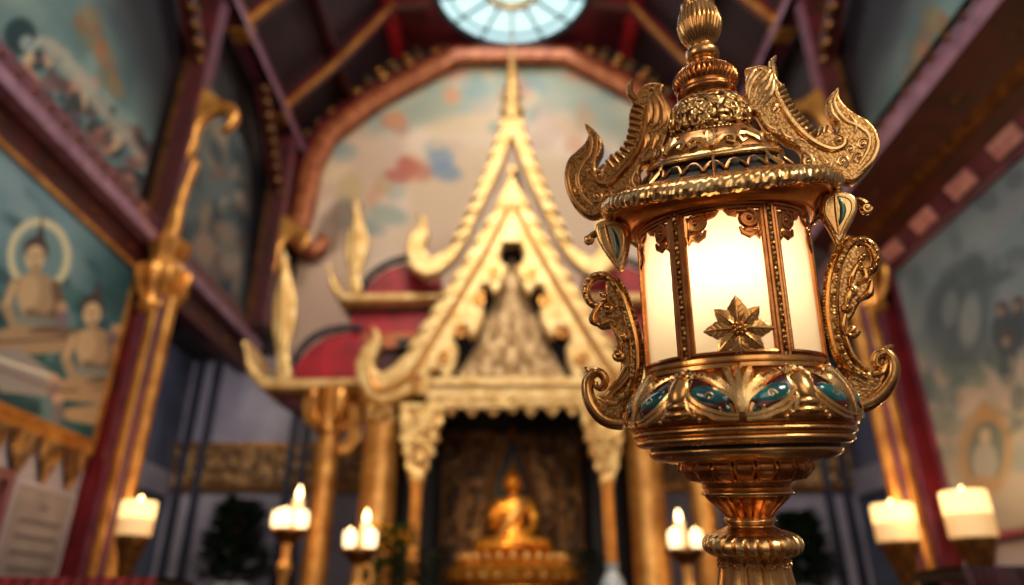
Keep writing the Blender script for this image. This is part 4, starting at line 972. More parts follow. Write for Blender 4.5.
# ================================================================== THE SHRINE
YS = 9.5
shrine = thing('shrine', 'golden multi-tiered shrine with pointed flame gables at centre of hall', 'shrine', (0, YS, FL))
def q2(px, py, Y=YS): v = aty(px, py, Y); return (v.x, v.z)
z2 = lambda pts: [(240+x/2.5425, 190+y/2.5425) for x, y in pts]
def flames(base, n, ln, side=-1, up=.9):
    """serrate an edge running upwards with n flame tips"""
    P = [Vector((a, b, 0)) for a, b in base]; D = [0]
    for a, b in zip(P[:-1], P[1:]): D.append(D[-1]+(b-a).length)
    def at(t):
        d = t*D[-1]
        for i in range(len(P)-1):
            if d <= D[i+1] or i == len(P)-2:
                k = (d-D[i])/(D[i+1]-D[i]); return P[i].lerp(P[i+1], k), (P[i+1]-P[i]).normalized()
    out = []
    for i in range(n):
        p0, t0 = at(i/n); p1, t1 = at((i+.5)/n); nn = Vector((-t1.y, t1.x, 0))*side; L_ = ln*(1-.45*i/n)
        out += [(p0.x, p0.y), ((p1+nn*L_*.55).x, (p1+nn*L_*.55).y), ((p1+nn*L_+t1*L_*up).x, (p1+nn*L_+t1*L_*up).y), ((p1+nn*L_*.3+t1*L_*.25).x, (p1+nn*L_*.3+t1*L_*.25).y)]
    out.append((P[-1].x, P[-1].y)); return out
def mirror_poly(left):                              # left half runs from the lower centre outwards and up to the apex
    return left+[(1024-x, y) for x, y in left[::-1]]
def splate(name, half, Y, th, bev, mt, closed_mirror=True, both=False, parent=shrine, smooth=0):
    polys = [mirror_poly(half)] if closed_mirror else [half]+([[(1024-x, y) for x, y in half]] if both else [])
    m = MB()
    for pl in polys:
        pl3 = [q2(x, y, Y) for x, y in pl]
        m.cut([pl3], th, bev, lambda a, b, c: Vector((a, Y+c, b)))
    return m.build(name, mt, parent)
# lower gable: bargeboard with hooked ends, flames outside, cusps inside
inner = z2([(693,132),(680,138),(668,150),(662,172),(668,190),(682,198),(676,225),(660,262),(644,270),(632,246),(614,250),(605,285),(622,305),(622,335),(600,374),(584,380),(578,354),(558,352),(542,385),(556,405),(552,438),(535,484),(518,492),(510,464),(490,460),(476,490),(488,510),(470,526),(440,520)])
hookL = z2([(400,540),(360,548),(322,528),(298,482),(296,440),(314,405),(340,378),(336,345),(354,362),(362,390),(352,418),(342,440),(348,462),(366,468),(395,448),(405,435)])
outL_ = flames(z2([(405,435),(470,332),(540,226),(600,122),(650,36)]), 9, 7, 1)
lower = inner+hookL+outL_+z2([(693,-45)])
lo_part = splate('lower_gable', lower, YS, .22, .045, G['shr'])
m = MB()                                           # raised rail and scrolls on the bargeboard
for sx in (1, -1):
    pts = [aty(512+sx*(x-512), y, YS-.12) for x, y in z2([(330,470),(350,505),(390,500),(440,460),(510,350),(580,235),(640,130),(685,40)])]
    m.tube(cat(pts, 5), [.03,.05,.055,.05,.045,.04,.035], 8, bi=(0,1,0))
    for x, y in z2([(450,490),(520,430),(565,360),(610,280),(650,215)]):
        p = aty(512+sx*(x-512), y, YS-.12); m.tube([(p.x+a*.012, p.y, p.z+b*.012) for a, b in spiral(0, 0, 9, 1.4, 1, sx, 18)], [.035,.02], 6, bi=(0,1,0))
m.build('gable_scrolls', G['gilt'], lo_part)
upper_half = [(512,141),(505,160),(495,185),(480,215),(467,243),(455,262),(440,275),(425,279),(411,270),(406,252),(410,236),(420,228),(417,214),(427,222),(430,236),(424,250),(432,260),(446,252)]+flames([(446,252),(466,212),(486,165),(500,122),(506,98)], 11, 7, 1)+[(509,84)]
up_part = splate('upper_gable', upper_half, YS+.2, .22, .04, G['shr'])
m = MB(); zs = [(q2(512, y, YS+.2)[1], hw*YS/FPX*1.35) for hw, y in ((9,122),(12,112),(8,104),(10,98),(6,92),(8,86),(4.6,81),(6,76),(3.6,70),(4.4,66),(2.6,61),(2.8,57),(1.6,52),(1.,44),(.3,30))]
m.lathe([(r_, z) for z, r_ in zs], 20, org=(0, YS+.2, 0)); m.build('spire', G['shr'], shrine)
# pediment with a carved figure
ped = [(512,258),(501,288),(478,342),(454,384),(436,402)]
pdp = splate('pediment', ped, YS+.35, .1, .01, G['shr_p'])
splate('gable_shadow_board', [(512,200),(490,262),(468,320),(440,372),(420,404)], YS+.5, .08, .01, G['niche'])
m = MB(); Yp = YS+.27
def pe(px, py, a, b, th=.07, rot=0):
    p = aty(px, py, Yp); k = YS/FPX*1.06; m.ball((p.x, p.y, p.z), (a*k, th, b*k), 12, 8, 0, (Vector((cos(rot),0,sin(rot))), Vector((0,1,0)), Vector((-sin(rot),0,cos(rot)))))
pe(512,338,6,8); pe(512,322,3,12); pe(512,360,11,16); pe(512,380,22,8)
for sx in (-1, 1):
    pe(512+sx*14,356,4,14,.05,sx*.5); pe(512+sx*26,372,10,8); pe(512+sx*38,384,10,6); pe(512+sx*17,330,4,12,.05,sx*.3); pe(512+sx*10,300,3,14,.05,sx*.3); pe(512+sx*30,352,5,10,.05,sx*.5)
m.build('pediment_relief', G['shr_p'], pdp)
# lintel and scalloped valance
m = MB(); a, b = aty(428, 386, YS+.1), aty(428, 400, YS+.1); m.box((a.x, YS-.05, b.z), (-a.x, YS+.4, a.z)); m.box((a.x-.06, YS-.12, a.z-.04), (-a.x+.06, YS+.42, a.z+.06)); m.build('lintel', G['shr'], shrine)
val = [(512,398)]; 
sc = [(430,398),(430,420)]
half = [(512,398),(512,404)]
half[1] = (512,414)
for x in (493,472,451): half += [(x+15,412),(x+11,405),(x+7,410),(x,417),(x-5,412)]
half += [(440,420),(434,428),(428,420),(428,398)]
half = [half[0]]+[(v.x, v.y) for v in cat([(x, y, 0) for x, y in half[1:-1]], 3)]+[half[-1]]
splate('valance', half, YS+.02, .1, .02, G['shr_c'])
m = MB()
for sx in (-1, 1):
    n_ = 12
    for k in range(n_):
        x = 512+sx*(4+k*6.5); p = aty(x, 404, YS-.06); m.tube([(p.x+a_*.007, p.y, p.z+b_*.007) for a_, b_ in spiral(0, 0, 8, 1.3, 0, sx, 12)], [.03,.015], 6, bi=(0,1,0))
m.build('valance_scrolls', G['shr'], shrine)
# columns of the shrine, left and right
for sx in (-1, 1):
    X = lambda x: 512+sx*(512-x)*-1 if False else (x if sx < 0 else 1024-x)
    # slender front column with a flaring fretwork capital
    p = aty(416, 500, YS); xc = sx*abs(p.x); zt_ = aty(416, 482, YS).z
    m = MB(); m.lathe([(.13, FL), (.13, FL+.2), (.085, FL+.3), (.078, zt_-.1), (.1, zt_)], 18, lambda a, t, h: 1+.05*cos(6*a), org=(xc, YS, 0)); sc_ = m.build('slender_column', G['gilt'], shrine)
    cap = [(400,404),(444,404),(443,425),(438,432),(441,440),(434,446),(436,454),(429,460),(430,468),(425,474),(424,484),(410,484),(409,474),(405,468),(406,460),(402,454),(404,446),(399,440),(402,432),(400,420)]
    m = MB(); m.cut([[((abs(q2(x, y)[0]))*sx, q2(x, y)[1]) for x, y in cap]], .16, .03, lambda a, b, c: Vector((a, YS+c, b)))
    for (x, y) in ((412,420),(430,420),(414,440),(426,440),(418,458),(420,430)):
        p = aty(x, y, YS-.1); m.tube([(sx*abs(p.x)+a_*.01, p.y, p.z+b_*.01) for a_, b_ in spiral(0, 0, 7, 1.3, 0, sx, 12)], [.03,.012], 6, bi=(0,1,0))
    m.build('fretwork_capital', G['shr_c'], sc_)
    # broad gilt column
    p = aty(377, 500, YS+.35); xc = sx*abs(p.x); zc_ = aty(377, 420, YS+.35).z; yc = YS+.35
    m = MB(); m.lathe([(.34, FL), (.34, FL+.3), (.25, FL+.45), (.235, zc_)], 28, lambda a, t, h: 1+.035*abs(cos(8*a)), org=(xc, yc, 0)); bc = m.build('broad_column', G['gilt'], shrine)
    m = MB(); m.lathe([(.24, zc_-.1), (.3, zc_), (.26, zc_+.08), (.3, zc_+.22), (.42, zc_+.42), (.4, zc_+.5), (.3, zc_+.52)], 28, lambda a, t, h: 1+.05*cos(10*a), org=(xc, yc, 0)); m.build('lotus_capital', G['shr_c'], bc)
    # outer column with bracket capital under the wing roof
    p = aty(322, 500, YS+.5); xc = sx*abs(p.x); z1_ = aty(322, 432, YS+.5).z; z2_ = aty(322, 392, YS+.5).z; yc = YS+.5
    m = MB(); m.lathe([(.3, FL), (.3, FL+.3), (.185, FL+.42), (.165, z1_)], 22, org=(xc, yc, 0)); oc = m.build('outer_column', G['gilt'], shrine)
    m = MB(); m.lathe([(.17, z1_-.06), (.21, z1_), (.19, z1_+.06), (.25, z1_+.25), (.31, z2_-.06), (.34, z2_)], 24, lambda a, t, h: 1+.05*cos(6*a), org=(xc, yc, 0))
    for k in range(6):
        a = 2*PI*k/6; m.tube(cat([(xc+.2*cos(a), yc+.2*sin(a), z1_+.05), (xc+.34*cos(a), yc+.34*sin(a), z1_+.22), (xc+.38*cos(a), yc+.38*sin(a), z2_-.1), (xc+.3*cos(a), yc+.3*sin(a), z2_)], 3), [.04,.07,.06,.03], 7)
    m.build('bracket_capital', G['gilt'], oc)
    m = MB(); pts = [(348,405),(362,405),(362,440),(352,452),(342,456),(336,450),(346,440),(350,425)]
    m.cut([[(sx*abs(q2(x, y, YS+.5)[0]), q2(x, y, YS+.5)[1]) for x, y in pts]], .16, .03, lambda a, b, c: Vector((a, YS+.5+c, b))); m.build('curved_bracket', G['gilt'], oc)
    # wing roofs: two tiers with upswept eaves, crimson lunettes and leaf finials
    tiers = [
      dict(eave=[(331,264),(334,278),(341,290),(354,295),(440,295),(440,301),(352,303),(338,298),(330,286)], fin=[(356,196),(362,218),(369,240),(366,258),(361,274),(362,293),(350,294),(349,274),(346,258),(347,240),(353,218)], lun=[(362,293),(368,281),(382,269),(400,262),(420,262),(440,272),(440,293)], arch=[(360,293),(367,279),(381,267),(400,259),(420,259),(440,268)], Y=YS+.55),
      dict(eave=[(247,340),(251,358),(258,371),(275,380),(362,380),(362,387),(273,390),(256,383),(247,366)], fin=[(285,252),(291,276),(297,300),(296,325),(290,350),(292,379),(277,380),(277,352),(273,330),(274,304),(280,276)], lun=[(288,379),(294,364),(308,346),(326,334),(350,330),(362,332),(362,379)], arch=[(286,379),(292,362),(306,343),(325,331),(350,327),(362,329)], Y=YS+.4)]
    for ti, t in enumerate(tiers):
        Yt = t['Y']; f2 = lambda x, y: (sx*abs(q2(x, y, Yt)[0]), q2(x, y, Yt)[1])
        m = MB(); m.cut([[(v.x, v.y) for v in cat([f2(*p)+(0,) for p in t['eave']], 3, True)]], 1.2, .04, lambda a, b, c: Vector((a, Yt+.5+c, b))); ev = m.build('wing_eave', G['shr'], shrine)
        m = MB(); c_ = [f2(*p)+(0,) for p in t['fin']]; m.cut([[(v.x, v.y) for v in cat(c_, 4, True)]], .16, .05, lambda a, b, c: Vector((a, Yt+c, b)))
        m.tube([Vector((f2(x, y)[0], Yt-.1, f2(x, y)[1])) for x, y in (t['fin'][0], (t['fin'][0][0]+1, t['fin'][2][1]), ((t['fin'][4][0]+t['fin'][7][0])/2, t['fin'][4][1]))], [.01,.06,.03], 6); m.build('leaf_finial', G['shr'], ev)
        m = MB(); lp_ = [f2(*p) for p in t['lun']]; m.cut([lp_], 1.1, .02, lambda a, b, c: Vector((a, Yt+.62+c, b))); m.build('crimson_lunette', G['crim'], ev)
        m = MB(); m.tube(cat([Vector((f2(*p)[0], Yt+.02, f2(*p)[1])) for p in t['arch']], 4), .06, 8, bi=(0,1,0)); m.build('lunette_moulding', G['navy'] if ti == 0 else G['navy'], ev)
    def slab(name, x0_, y0_, x1_, y1_, Yt, dep, mt):
        (a, b), (c, d_) = q2(x0_, y0_, Yt), q2(x1_, y1_, Yt); m = MB(); m.box(*sorted_box((sx*abs(a), Yt, b), (sx*abs(c), Yt+dep, d_))); return m.build(name, mt, shrine)
    slab('wing_frieze', 350, 301, 440, 312, YS+.75, .9, G['dark']); slab('wing_wall', 352, 311, 440, 335, YS+.75, .9, G['crim']); slab('wing_ledge', 336, 333, 440, 348, YS+.6, 1., G['copper']); slab('wing_wall', 345, 347, 440, 380, YS+.7, .9, G['dred'])
    m = MB(); Yt = YS+.45; pts = [(262,388),(362,388),(362,404),(300,410),(284,402)]; m.cut([[(sx*abs(q2(x, y, Yt)[0]), q2(x, y, Yt)[1]) for x, y in pts]], 1.0, .02, lambda a, b, c: Vector((a, Yt+.55+c, b))); m.build('wing_soffit', G['dred'], shrine)
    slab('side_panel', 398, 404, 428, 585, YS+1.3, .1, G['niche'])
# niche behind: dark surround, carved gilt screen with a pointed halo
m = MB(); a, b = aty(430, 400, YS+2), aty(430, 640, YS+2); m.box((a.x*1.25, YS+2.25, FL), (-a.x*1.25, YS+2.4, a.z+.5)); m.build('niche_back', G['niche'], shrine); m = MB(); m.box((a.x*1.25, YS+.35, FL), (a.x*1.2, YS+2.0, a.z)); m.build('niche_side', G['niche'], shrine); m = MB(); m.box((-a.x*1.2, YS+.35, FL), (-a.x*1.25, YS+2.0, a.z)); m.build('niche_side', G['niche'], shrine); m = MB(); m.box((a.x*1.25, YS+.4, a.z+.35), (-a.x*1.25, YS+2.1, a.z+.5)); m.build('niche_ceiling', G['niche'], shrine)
Yq = YS+2.1
m = MB(); a, b = q2(446, 431, Yq), q2(446, 600, Yq); m.box((a[0], Yq, b[1]), (-a[0], Yq+.08, a[1])); sr = m.build('carved_screen', G['screen'], shrine)
m = MB()
for sx in (-1, 1):
    for x in (446, 464, 492): p = q2(x, 431, Yq); r_ = q2(x, 600, Yq); m.box(*sorted_box((sx*abs(p[0])-.035, Yq-.05, r_[1]), (sx*abs(p[0])+.035, Yq, p[1])))
    for j in range(9):
        for i in range(2):
            p = aty(512+sx*(26+i*22), 446+j*15, Yq-.02); m.tube([(p.x+a_*.014, p.y, p.z+b_*.014) for a_, b_ in spiral(0, 0, 8, 1.5, j, sx, 16)], [.035,.015], 6, bi=(0,1,0))
m.build('screen_carving', G['bronze'], sr)
halo = [(512,590),(484,590),(487,520),(493,478),(503,450),(510,434),(513.5,428)]
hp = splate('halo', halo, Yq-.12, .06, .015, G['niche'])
m = MB(); m.tube([aty(x, y, Yq-.16) for x, y in halo[1:]]+[aty(1024-x, y, Yq-.16) for x, y in halo[1:][::-1]], .04, 8, bi=(0,1,0)); m.build('halo_rim', G['brass'], hp)
m = MB(); m.box((-2.6, YS-.18, FL-.0), (2.6, YS+2.4, FL+.35)); pf = m.build('platform', G['dred'], shrine); m = MB(); m.box((-1.25, YS+.25, FL+.35), (1.25, YS+1.95, FL+.9)); m.build('dais', G['red'], shrine)

# ================================================================== THE SEATED STATUE
YBu = 10.75; bb_ = aty(513, 556, YBu); zt_ = aty(513, 457, YBu).z; k = (zt_-bb_.z)/1.55
bud = thing('buddha_statue', 'golden seated statue of the Buddha with raised hand inside the shrine niche', 'statue', (bb_.x, YBu, bb_.z))
def skin(name, verts, edges, radii, sub=2):
    me = bpy.data.meshes.new(name); me.from_pydata(verts, edges, []); ob = bpy.data.objects.new(name, me); COL.objects.link(ob)
    sm = ob.modifiers.new('skin', 'SKIN'); ob.modifiers.new('sub', 'SUBSURF').levels = sub
    if not me.skin_vertices: me.skin_vertices.new()
    for i, r_ in enumerate(radii): me.skin_vertices[0].data[i].radius = (r_, r_) if not hasattr(r_, '__len__') else r_; me.skin_vertices[0].data[i].use_root = (i == 0)
    dg = bpy.context.evaluated_depsgraph_get(); dg.update(); out = bpy.data.meshes.new_from_object(ob.evaluated_get(dg)); bpy.data.objects.remove(ob); bpy.data.meshes.remove(me); return out
V = [(0,0,.16),(0,.02,.36),(0,.0,.58),(0,.0,.76),(0,-.01,.90),(0,-.02,1.0),
     (-.25,.0,.78),(-.35,.0,.55),(-.31,-.2,.40),(-.2,-.32,.56),      # viewer's left arm, hand raised before the chest
     (.25,.0,.78),(.36,.0,.54),(.28,-.2,.34),(.06,-.32,.28),           # other hand in the lap
     (-.2,-.05,.13),(-.58,-.28,.12),(-.1,-.46,.12),(.2,-.44,.1),(.2,-.05,.13),(.58,-.28,.12),(.1,-.42,.2),(-.2,-.4,.2)]
E_ = [(0,1),(1,2),(2,3),(3,4),(4,5),(3,6),(6,7),(7,8),(8,9),(3,10),(10,11),(11,12),(12,13),(0,14),(14,15),(15,16),(16,17),(0,18),(18,19),(19,20),(20,21)]
R_ = [.2,.17,.2,.19,.085,.09,.11,.085,.075,.055,.11,.085,.075,.055,.16,.13,.085,.06,.16,.13,.085,.06]
me = skin('body', V, E_, R_)
m = MB(); O = Vector((bb_.x, YBu, bb_.z)); Mx = Matrix.Translation(O) @ Matrix.Scale(k, 4); m.mesh(me, Mx)
W = lambda x, y, z: O+Vector((x, y, z))*k
def bl(x, y, z, r_): m.ball(W(x, y, z), tuple(a*k for a in r_) if hasattr(r_, '__len__') else r_*k, 16, 12)
bl(0,-.03,1.14,(.135,.145,.18)); bl(0,-.06,1.06,(.1,.1,.1)); bl(0,-.18,1.12,(.022,.035,.05)); bl(0,-.165,1.055,(.045,.02,.014)); bl(0,-.16,1.035,(.04,.02,.014))
for sx in (-1, 1):
    bl(sx*.055,-.155,1.15,(.034,.02,.012)); bl(sx*.138,-.01,1.09,(.022,.04,.1)); m.tube([W(sx*.02,-.17,1.19), W(sx*.06,-.165,1.2), W(sx*.1,-.13,1.185)], .01*k, 5)
def hand(base, dirv, side, up):
    b = Vector(base); d = Vector(dirv).normalized(); s = Vector(side).normalized(); u = Vector(up).normalized()
    m.ball(W(*(b+d*.05)), (.055*k, .075*k, .028*k), 10, 8, 0, (s, d, u))
    for i, ln in enumerate((.085, .1, .095, .075)):
        p0 = b+d*.1+s*(-.04+.027*i); m.tube([W(*p0), W(*(p0+d*ln*.5+u*.008)), W(*(p0+d*ln-u*.006))], [.014*k,.013*k,.008*k], 7)
    p0 = b+d*.04-s*.05; m.tube([W(*p0), W(*(p0-s*.03+d*.04)), W(*(p0-s*.03+d*.085))], [.016*k,.014*k,.009*k], 7)
hand((-.2,-.32,.56),(.1,-.1,1),(1,0,0),(0,-1,0)); hand((.06,-.33,.28),(-1,-.15,.02),(0,-1,0),(0,0,1))
m.build('body', G['buddha'], bud)
m = MB(); G['bhair'] = mat('statue_hair', (190,124,44), (120,70,24), .7, .4, bump=.8, bscale=26, btype='voronoi', dist=.02)
m.ball(W(0,.0,1.2), (.145*k,.15*k,.15*k), 20, 12); m.ball(W(0,.01,1.33), (.085*k,.085*k,.09*k), 16, 10); m.lathe([(.05*k,0),(.045*k,.05*k),(.03*k,.09*k),(.02*k,.15*k),(.003*k,.24*k)], 14, org=tuple(W(0,.01,1.38))); m.build('hair', G['bhair'], bud)
m = MB(); m.tube(cat([W(.22,-.1,.86), W(.1,-.21,.72), W(-.06,-.22,.5), W(-.2,-.17,.3)], 4), [.05*k,.075*k,.08*k,.05*k], 10, bi=(0,1,0), flat=.4); m.build('robe_sash', G['gilt'], bud)
ped_ = thing('lotus_throne', 'broad golden lotus base under the seated statue', 'pedestal', (bb_.x, YBu-.1, FL+.9))
pr = [(.95,FL+.905),(.98,FL+1.05),(.86,FL+1.15),(.84,bb_.z-.42),(.95,bb_.z-.34),(.97,bb_.z-.26),(.84,bb_.z-.16),(.7,bb_.z-.1),(.74,bb_.z-.03),(.7,bb_.z-.02)]
m = MB(); m.lathe([(r_*1.02, h) for r_, h in pr], 72, lambda a, t, h: 1+.03*abs(cos(12*a))*(1 if .4 < t < .95 else 0), org=(bb_.x, YBu-.1, 0)); m.v = [(x, YBu-.1+(y-YBu+.1)*.8, z) for x, y, z in m.v]; m.build('base', G['buddha'], ped_)
for r_, z, n_ in ((.95, bb_.z-.3, 30), (.76, bb_.z-.06, 26)):
    m = MB()
    for i in range(n_):
        a = 2*PI*i/n_; m.ball((bb_.x+r_*sin(a), YBu-.1-r_*.8*cos(a), z), (.07,.05,.08), 8, 6)
    m.build('petals', G['gilt'], ped_)

# ================================================================== CANDLES, FLOWERS, TABLES
def flame(m, p, h, r_): m.lathe([(r_*.3, 0), (r_, h*.3), (r_*.7, h*.62), (.002, h)], 12, org=tuple(p))
def pillar_candle(px, py_top, py_bot, hw, Y, lab, grp=None, fl=.1):
    t, b = aty(px, py_top, Y), aty(px, py_bot, Y); r_ = hw*(aty(px+1, py_bot, Y).x-aty(px, py_bot, Y).x); x = b.x; H = t.z-b.z
    c = thing('pillar_candle', lab, 'candle', (x, Y, b.z), grp)
    m = MB(); m.lathe([(r_*.96, 0), (r_, .02), (r_, H*.9), (r_*.97, H), (r_*.8, H*.98), (r_*.74, H*.86), (.004, H*.84)], 36, lambda a, t_, h: 1+.012*cos(5*a), org=(x, Y, b.z)); m.build('wax', G['wax'], c)
    m = MB(); m.lathe([(r_*1.003, H*.5), (r_*1.006, H*.88), (r_*.985, H*1.004), (r_*.8, H*.99), (r_*.73, H*.87), (.004, H*.85)], 36, lambda a, t_, h: 1+.012*cos(5*a), org=(x, Y, b.z), caps=False); m.build('glowing_rim', G['wax_hot'], c)
    m = MB(); m.lathe([(.008, 0), (.006, .06)], 8, org=(x, Y, b.z+H*.84)); m.build('wick', G['wick'], c)
    m = MB(); flame(m, (x, Y, b.z+H*.9), fl, fl*.3); m.build('flame', G['flame'], c); return Vector((x, Y, b.z+H)), Vector((x, Y, b.z)), r_
def goblet_stand(px, py, hw, Y, lab):
    p = aty(px, py, Y); r_ = hw*(aty(px+1, py, Y).x-aty(px, py, Y).x)
    s = thing('candle_stand', lab, 'stand', (p.x, Y, FL))
    m = MB(); m.lathe([(.05, p.z-.5), (r_*.5, p.z-.3), (r_*.85, p.z-.12), (r_*1.05, p.z-.02), (r_*1.05, p.z), (.01, p.z-.005)], 32, lambda a, t, h: 1+.03*cos(10*a), org=(p.x, Y, 0)); m.build('cup', G['brass'], s)
    m = MB(); m.lathe([(.045, FL+.25), (.04, p.z-.9), (.08, p.z-.8), (.04, p.z-.7), (.06, p.z-.48)], 20, org=(p.x, Y, 0)); m.build('pole', G['brass'], s)
    m = MB(); m.lathe([(.28, FL), (.28, FL+.04), (.12, FL+.12), (.06, FL+.28)], 32, org=(p.x, Y, 0)); m.build('foot', G['brass'], s)
pl = []
for (px, yt, yb_, hw, Y, lab, slab_) in (
    (133, 502, 536, 16.5, 7.6, 'broad lit pillar candle on goblet stand before left red column', 'goblet shaped candle stand before left red column'),
    (899, 505, 542, 20, 7.9, 'broad lit pillar candle on goblet stand beside right red column', 'goblet shaped candle stand beside right red column'),
    (974, 492, 538, 21.5, 7.0, 'broad lit pillar candle below right mural, rightmost candle', 'goblet shaped candle stand below right mural, rightmost')):
    t, b, r_ = pillar_candle(px, yt, yb_, hw, Y, lab, 'broad pillar candles'); goblet_stand(px, yb_, hw*.9, Y, slab_); pl.append(t)
def candelabrum(px, py, Y, cups, tall, where, dish):
    p = aty(px, py, Y); u_ = aty(px+1, py, Y).x-p.x
    s = thing('candelabrum', 'brass pole stand with round candle dish, '+where, 'candle stand', (p.x, Y, FL))
    m = MB(); m.lathe([(.05, p.z-.16), (dish*u_*.6, p.z-.1), (dish*u_, p.z-.03), (dish*u_, p.z), (.01, p.z-.01)], 32, org=(p.x, Y, 0)); m.build('dish', G['brass'], s)
    m = MB(); m.lathe([(.06, FL+.2), (.05, p.z-.5), (.09, p.z-.4), (.05, p.z-.3), (.06, p.z-.12)], 18, org=(p.x, Y, 0)); m.build('pole', G['gilt'], s)
    m = MB(); m.lathe([(.26, FL), (.26, FL+.05), (.1, FL+.12), (.06, FL+.22)], 28, org=(p.x, Y, 0)); m.build('foot', G['brass'], s)
    for i, (cx_, dy, nm) in enumerate(cups):
        x = aty(cx_, py, Y).x; yy = Y+dy; R = 6.6*u_; hgt = 17*u_
        c = thing('votive_candle', nm+' glass votive candle on brass stand '+where, 'candle', (x, yy, p.z), 'glass votive candles')
        m = MB(); m.lathe([(R*.7, 0), (R*.95, hgt*.25), (R, hgt*.6), (R*.86, hgt), (R*.8, hgt), (R*.9, hgt*.6), (R*.6, hgt*.1), (.004, hgt*.1)], 24, org=(x, yy, p.z)); m.build('glass_cup', G['glow'], c)
        m = MB(); flame(m, (x, yy, p.z+hgt*.5), .12, .035); m.build('flame', G['flame'], c)
    x, yy = aty(tall[0], py, Y).x, Y+.16
    c = thing('taper_candle', 'tall lit candle in middle of brass stand '+where, 'candle', (x, yy, p.z), 'tall candles of the stands'); hgt = (py-tall[1])*u_*1.0
    m = MB(); m.lathe([(5*u_, 0), (5*u_, hgt*.72), (4.2*u_, hgt*.76), (.003, hgt*.74)], 20, org=(x, yy, p.z)); m.build('wax', G['wax'], c)
    m = MB(); flame(m, (x, yy, p.z+hgt*.74), hgt*.36, 3.2*u_); m.build('flame', G['flame'], c)
    pl.append(Vector((x, yy-.1, p.z+hgt+.1)))
candelabrum(289, 529, 8.2, ((277,0,'left'),(289,-.2,'middle'),(301,0,'right')), (291,488), 'left of the outer shrine column', 19)
candelabrum(360, 549, 7.6, ((350,-.05,'left'),(371,-.05,'right')), (361,512), 'before broad left shrine column', 20)
candelabrum(685, 549, 7.6, ((674,-.05,'left'),(696,-.05,'right')), (685,512), 'just left of the lantern stem', 20)
for p in pl: light_pts.append(p)
# plants and flowers
def leaf(m, p, d, ln, w, mt=0):
    p = Vector(p); d = Vector(d).normalized(); s = d.cross(Vector((0,0,1)))
    s = s.normalized() if s.length > .01 else Vector((1,0,0)); n_ = s.cross(d)
    q = [p, p+d*ln*.35+s*w+n_*w*.2, p+d*ln*.7+s*w*.7, p+d*ln-n_*w*.4, p+d*ln*.7-s*w*.7, p+d*ln*.35-s*w+n_*w*.2]
    m.add(q, [(0,1,2,3),(0,3,4,5)], mt)
def plant(px, py, Y, H, R, lab, catg, name, mt, pot, blooms=None, seed=1, n_=260, cone=.5):
    p = aty(px, py, Y); r = random.Random(seed); o = thing(name, lab, catg, (p.x, Y, FL))
    m = MB()
    for i in range(n_):
        t = r.random()**.8; a = r.uniform(0, 2*PI); rr = R*(1-cone*t)*math.sqrt(r.random())*(1 if t > .1 else .8); c = Vector((p.x+rr*cos(a), Y+rr*sin(a), p.z+H*t))
        leaf(m, c, (cos(a), sin(a), r.uniform(-.1, 1.1)), r.uniform(.16, .3)*min(1, R*2.4), .06*min(1, R*2.4))
    m.build('foliage', mt, o)
    if blooms:
        m = MB()
        for i in range(blooms[1]):
            a = r.uniform(0, 2*PI); t = blooms[2]+(1-blooms[2])*r.random(); rr = R*(1-cone*t)*r.random(); c = Vector((p.x+rr*cos(a), Y+rr*sin(a), p.z+H*t*1.05))
            for j in range(5): b_ = 2*PI*j/5; m.ball(c+Vector((.035*cos(b_), .035*sin(b_), 0)), (.035, .035, .02), 6, 4)
        m.build('blossoms', blooms[0], o)
    m = MB(); m.lathe([(R*.35, FL+.35), (R*.5, p.z-.35), (R*.6, p.z-.05), (R*.62, p.z+.02), (R*.5, p.z), (.01, p.z-.05)], 28, org=(p.x, Y, 0)); m.build('pot', pot, o)
    m = MB(); m.lathe([(R*.5, FL), (R*.45, FL+.36)], 24, org=(p.x, Y, 0)); m.build('pot_foot', pot, o)
plant(229, 585, 11.5, 1.15, .52, 'dark conical potted plant with dusky red blooms by left aisle wall', 'plant', 'potted_plant', G['leaf'], G['ceram'], (G['rose'], 70, .3), 4, 900, .6)
plant(806, 590, 11.5, 1.05, .5, 'dark potted shrub behind the lantern stem on right', 'plant', 'potted_plant', G['leaf'], G['ceram'], (G['rose'], 30, .5), 5, 800, .6)
plant(384, 588, 8.4, .62, .3, 'vase of bright yellow flowers right of a candle stand', 'flowers', 'flower_arrangement', G['leafy'], G['brass'], (G['yellow'], 46, .6), 6, 220, .2)
plant(430, 592, 8.9, .45, .22, 'small round green bush left of the statue', 'plant', 'potted_bush', G['leaf'], G['ceram'], None, 7, 160, .3)
plant(590, 592, 8.9, .42, .2, 'small round green bush right of the statue', 'plant', 'potted_bush', G['leaf'], G['ceram'], None, 8, 160, .3)
p = aty(613, 590, 8.6); v_ = thing('offering_vase', 'small pale blue vase right of the statue', 'vase', (p.x, 8.6, FL+.9)); m = MB(); m.lathe([(.1, FL+.9), (.11, p.z-.3), (.17, p.z-.05), (.12, p.z+.1), (.06, p.z+.2), (.09, p.z+.28), (.08, p.z+.28), (.05, p.z+.2)], 24, org=(p.x, 8.6, 0)); m.build('body', G['ceram'], v_)
m = MB(); m.box((p.x-.13, 8.47, FL), (p.x+.13, 8.73, FL+.9)); tag(m.build('vase_stand', G['dred']), 'dark red block under the small pale vase', 'stand')
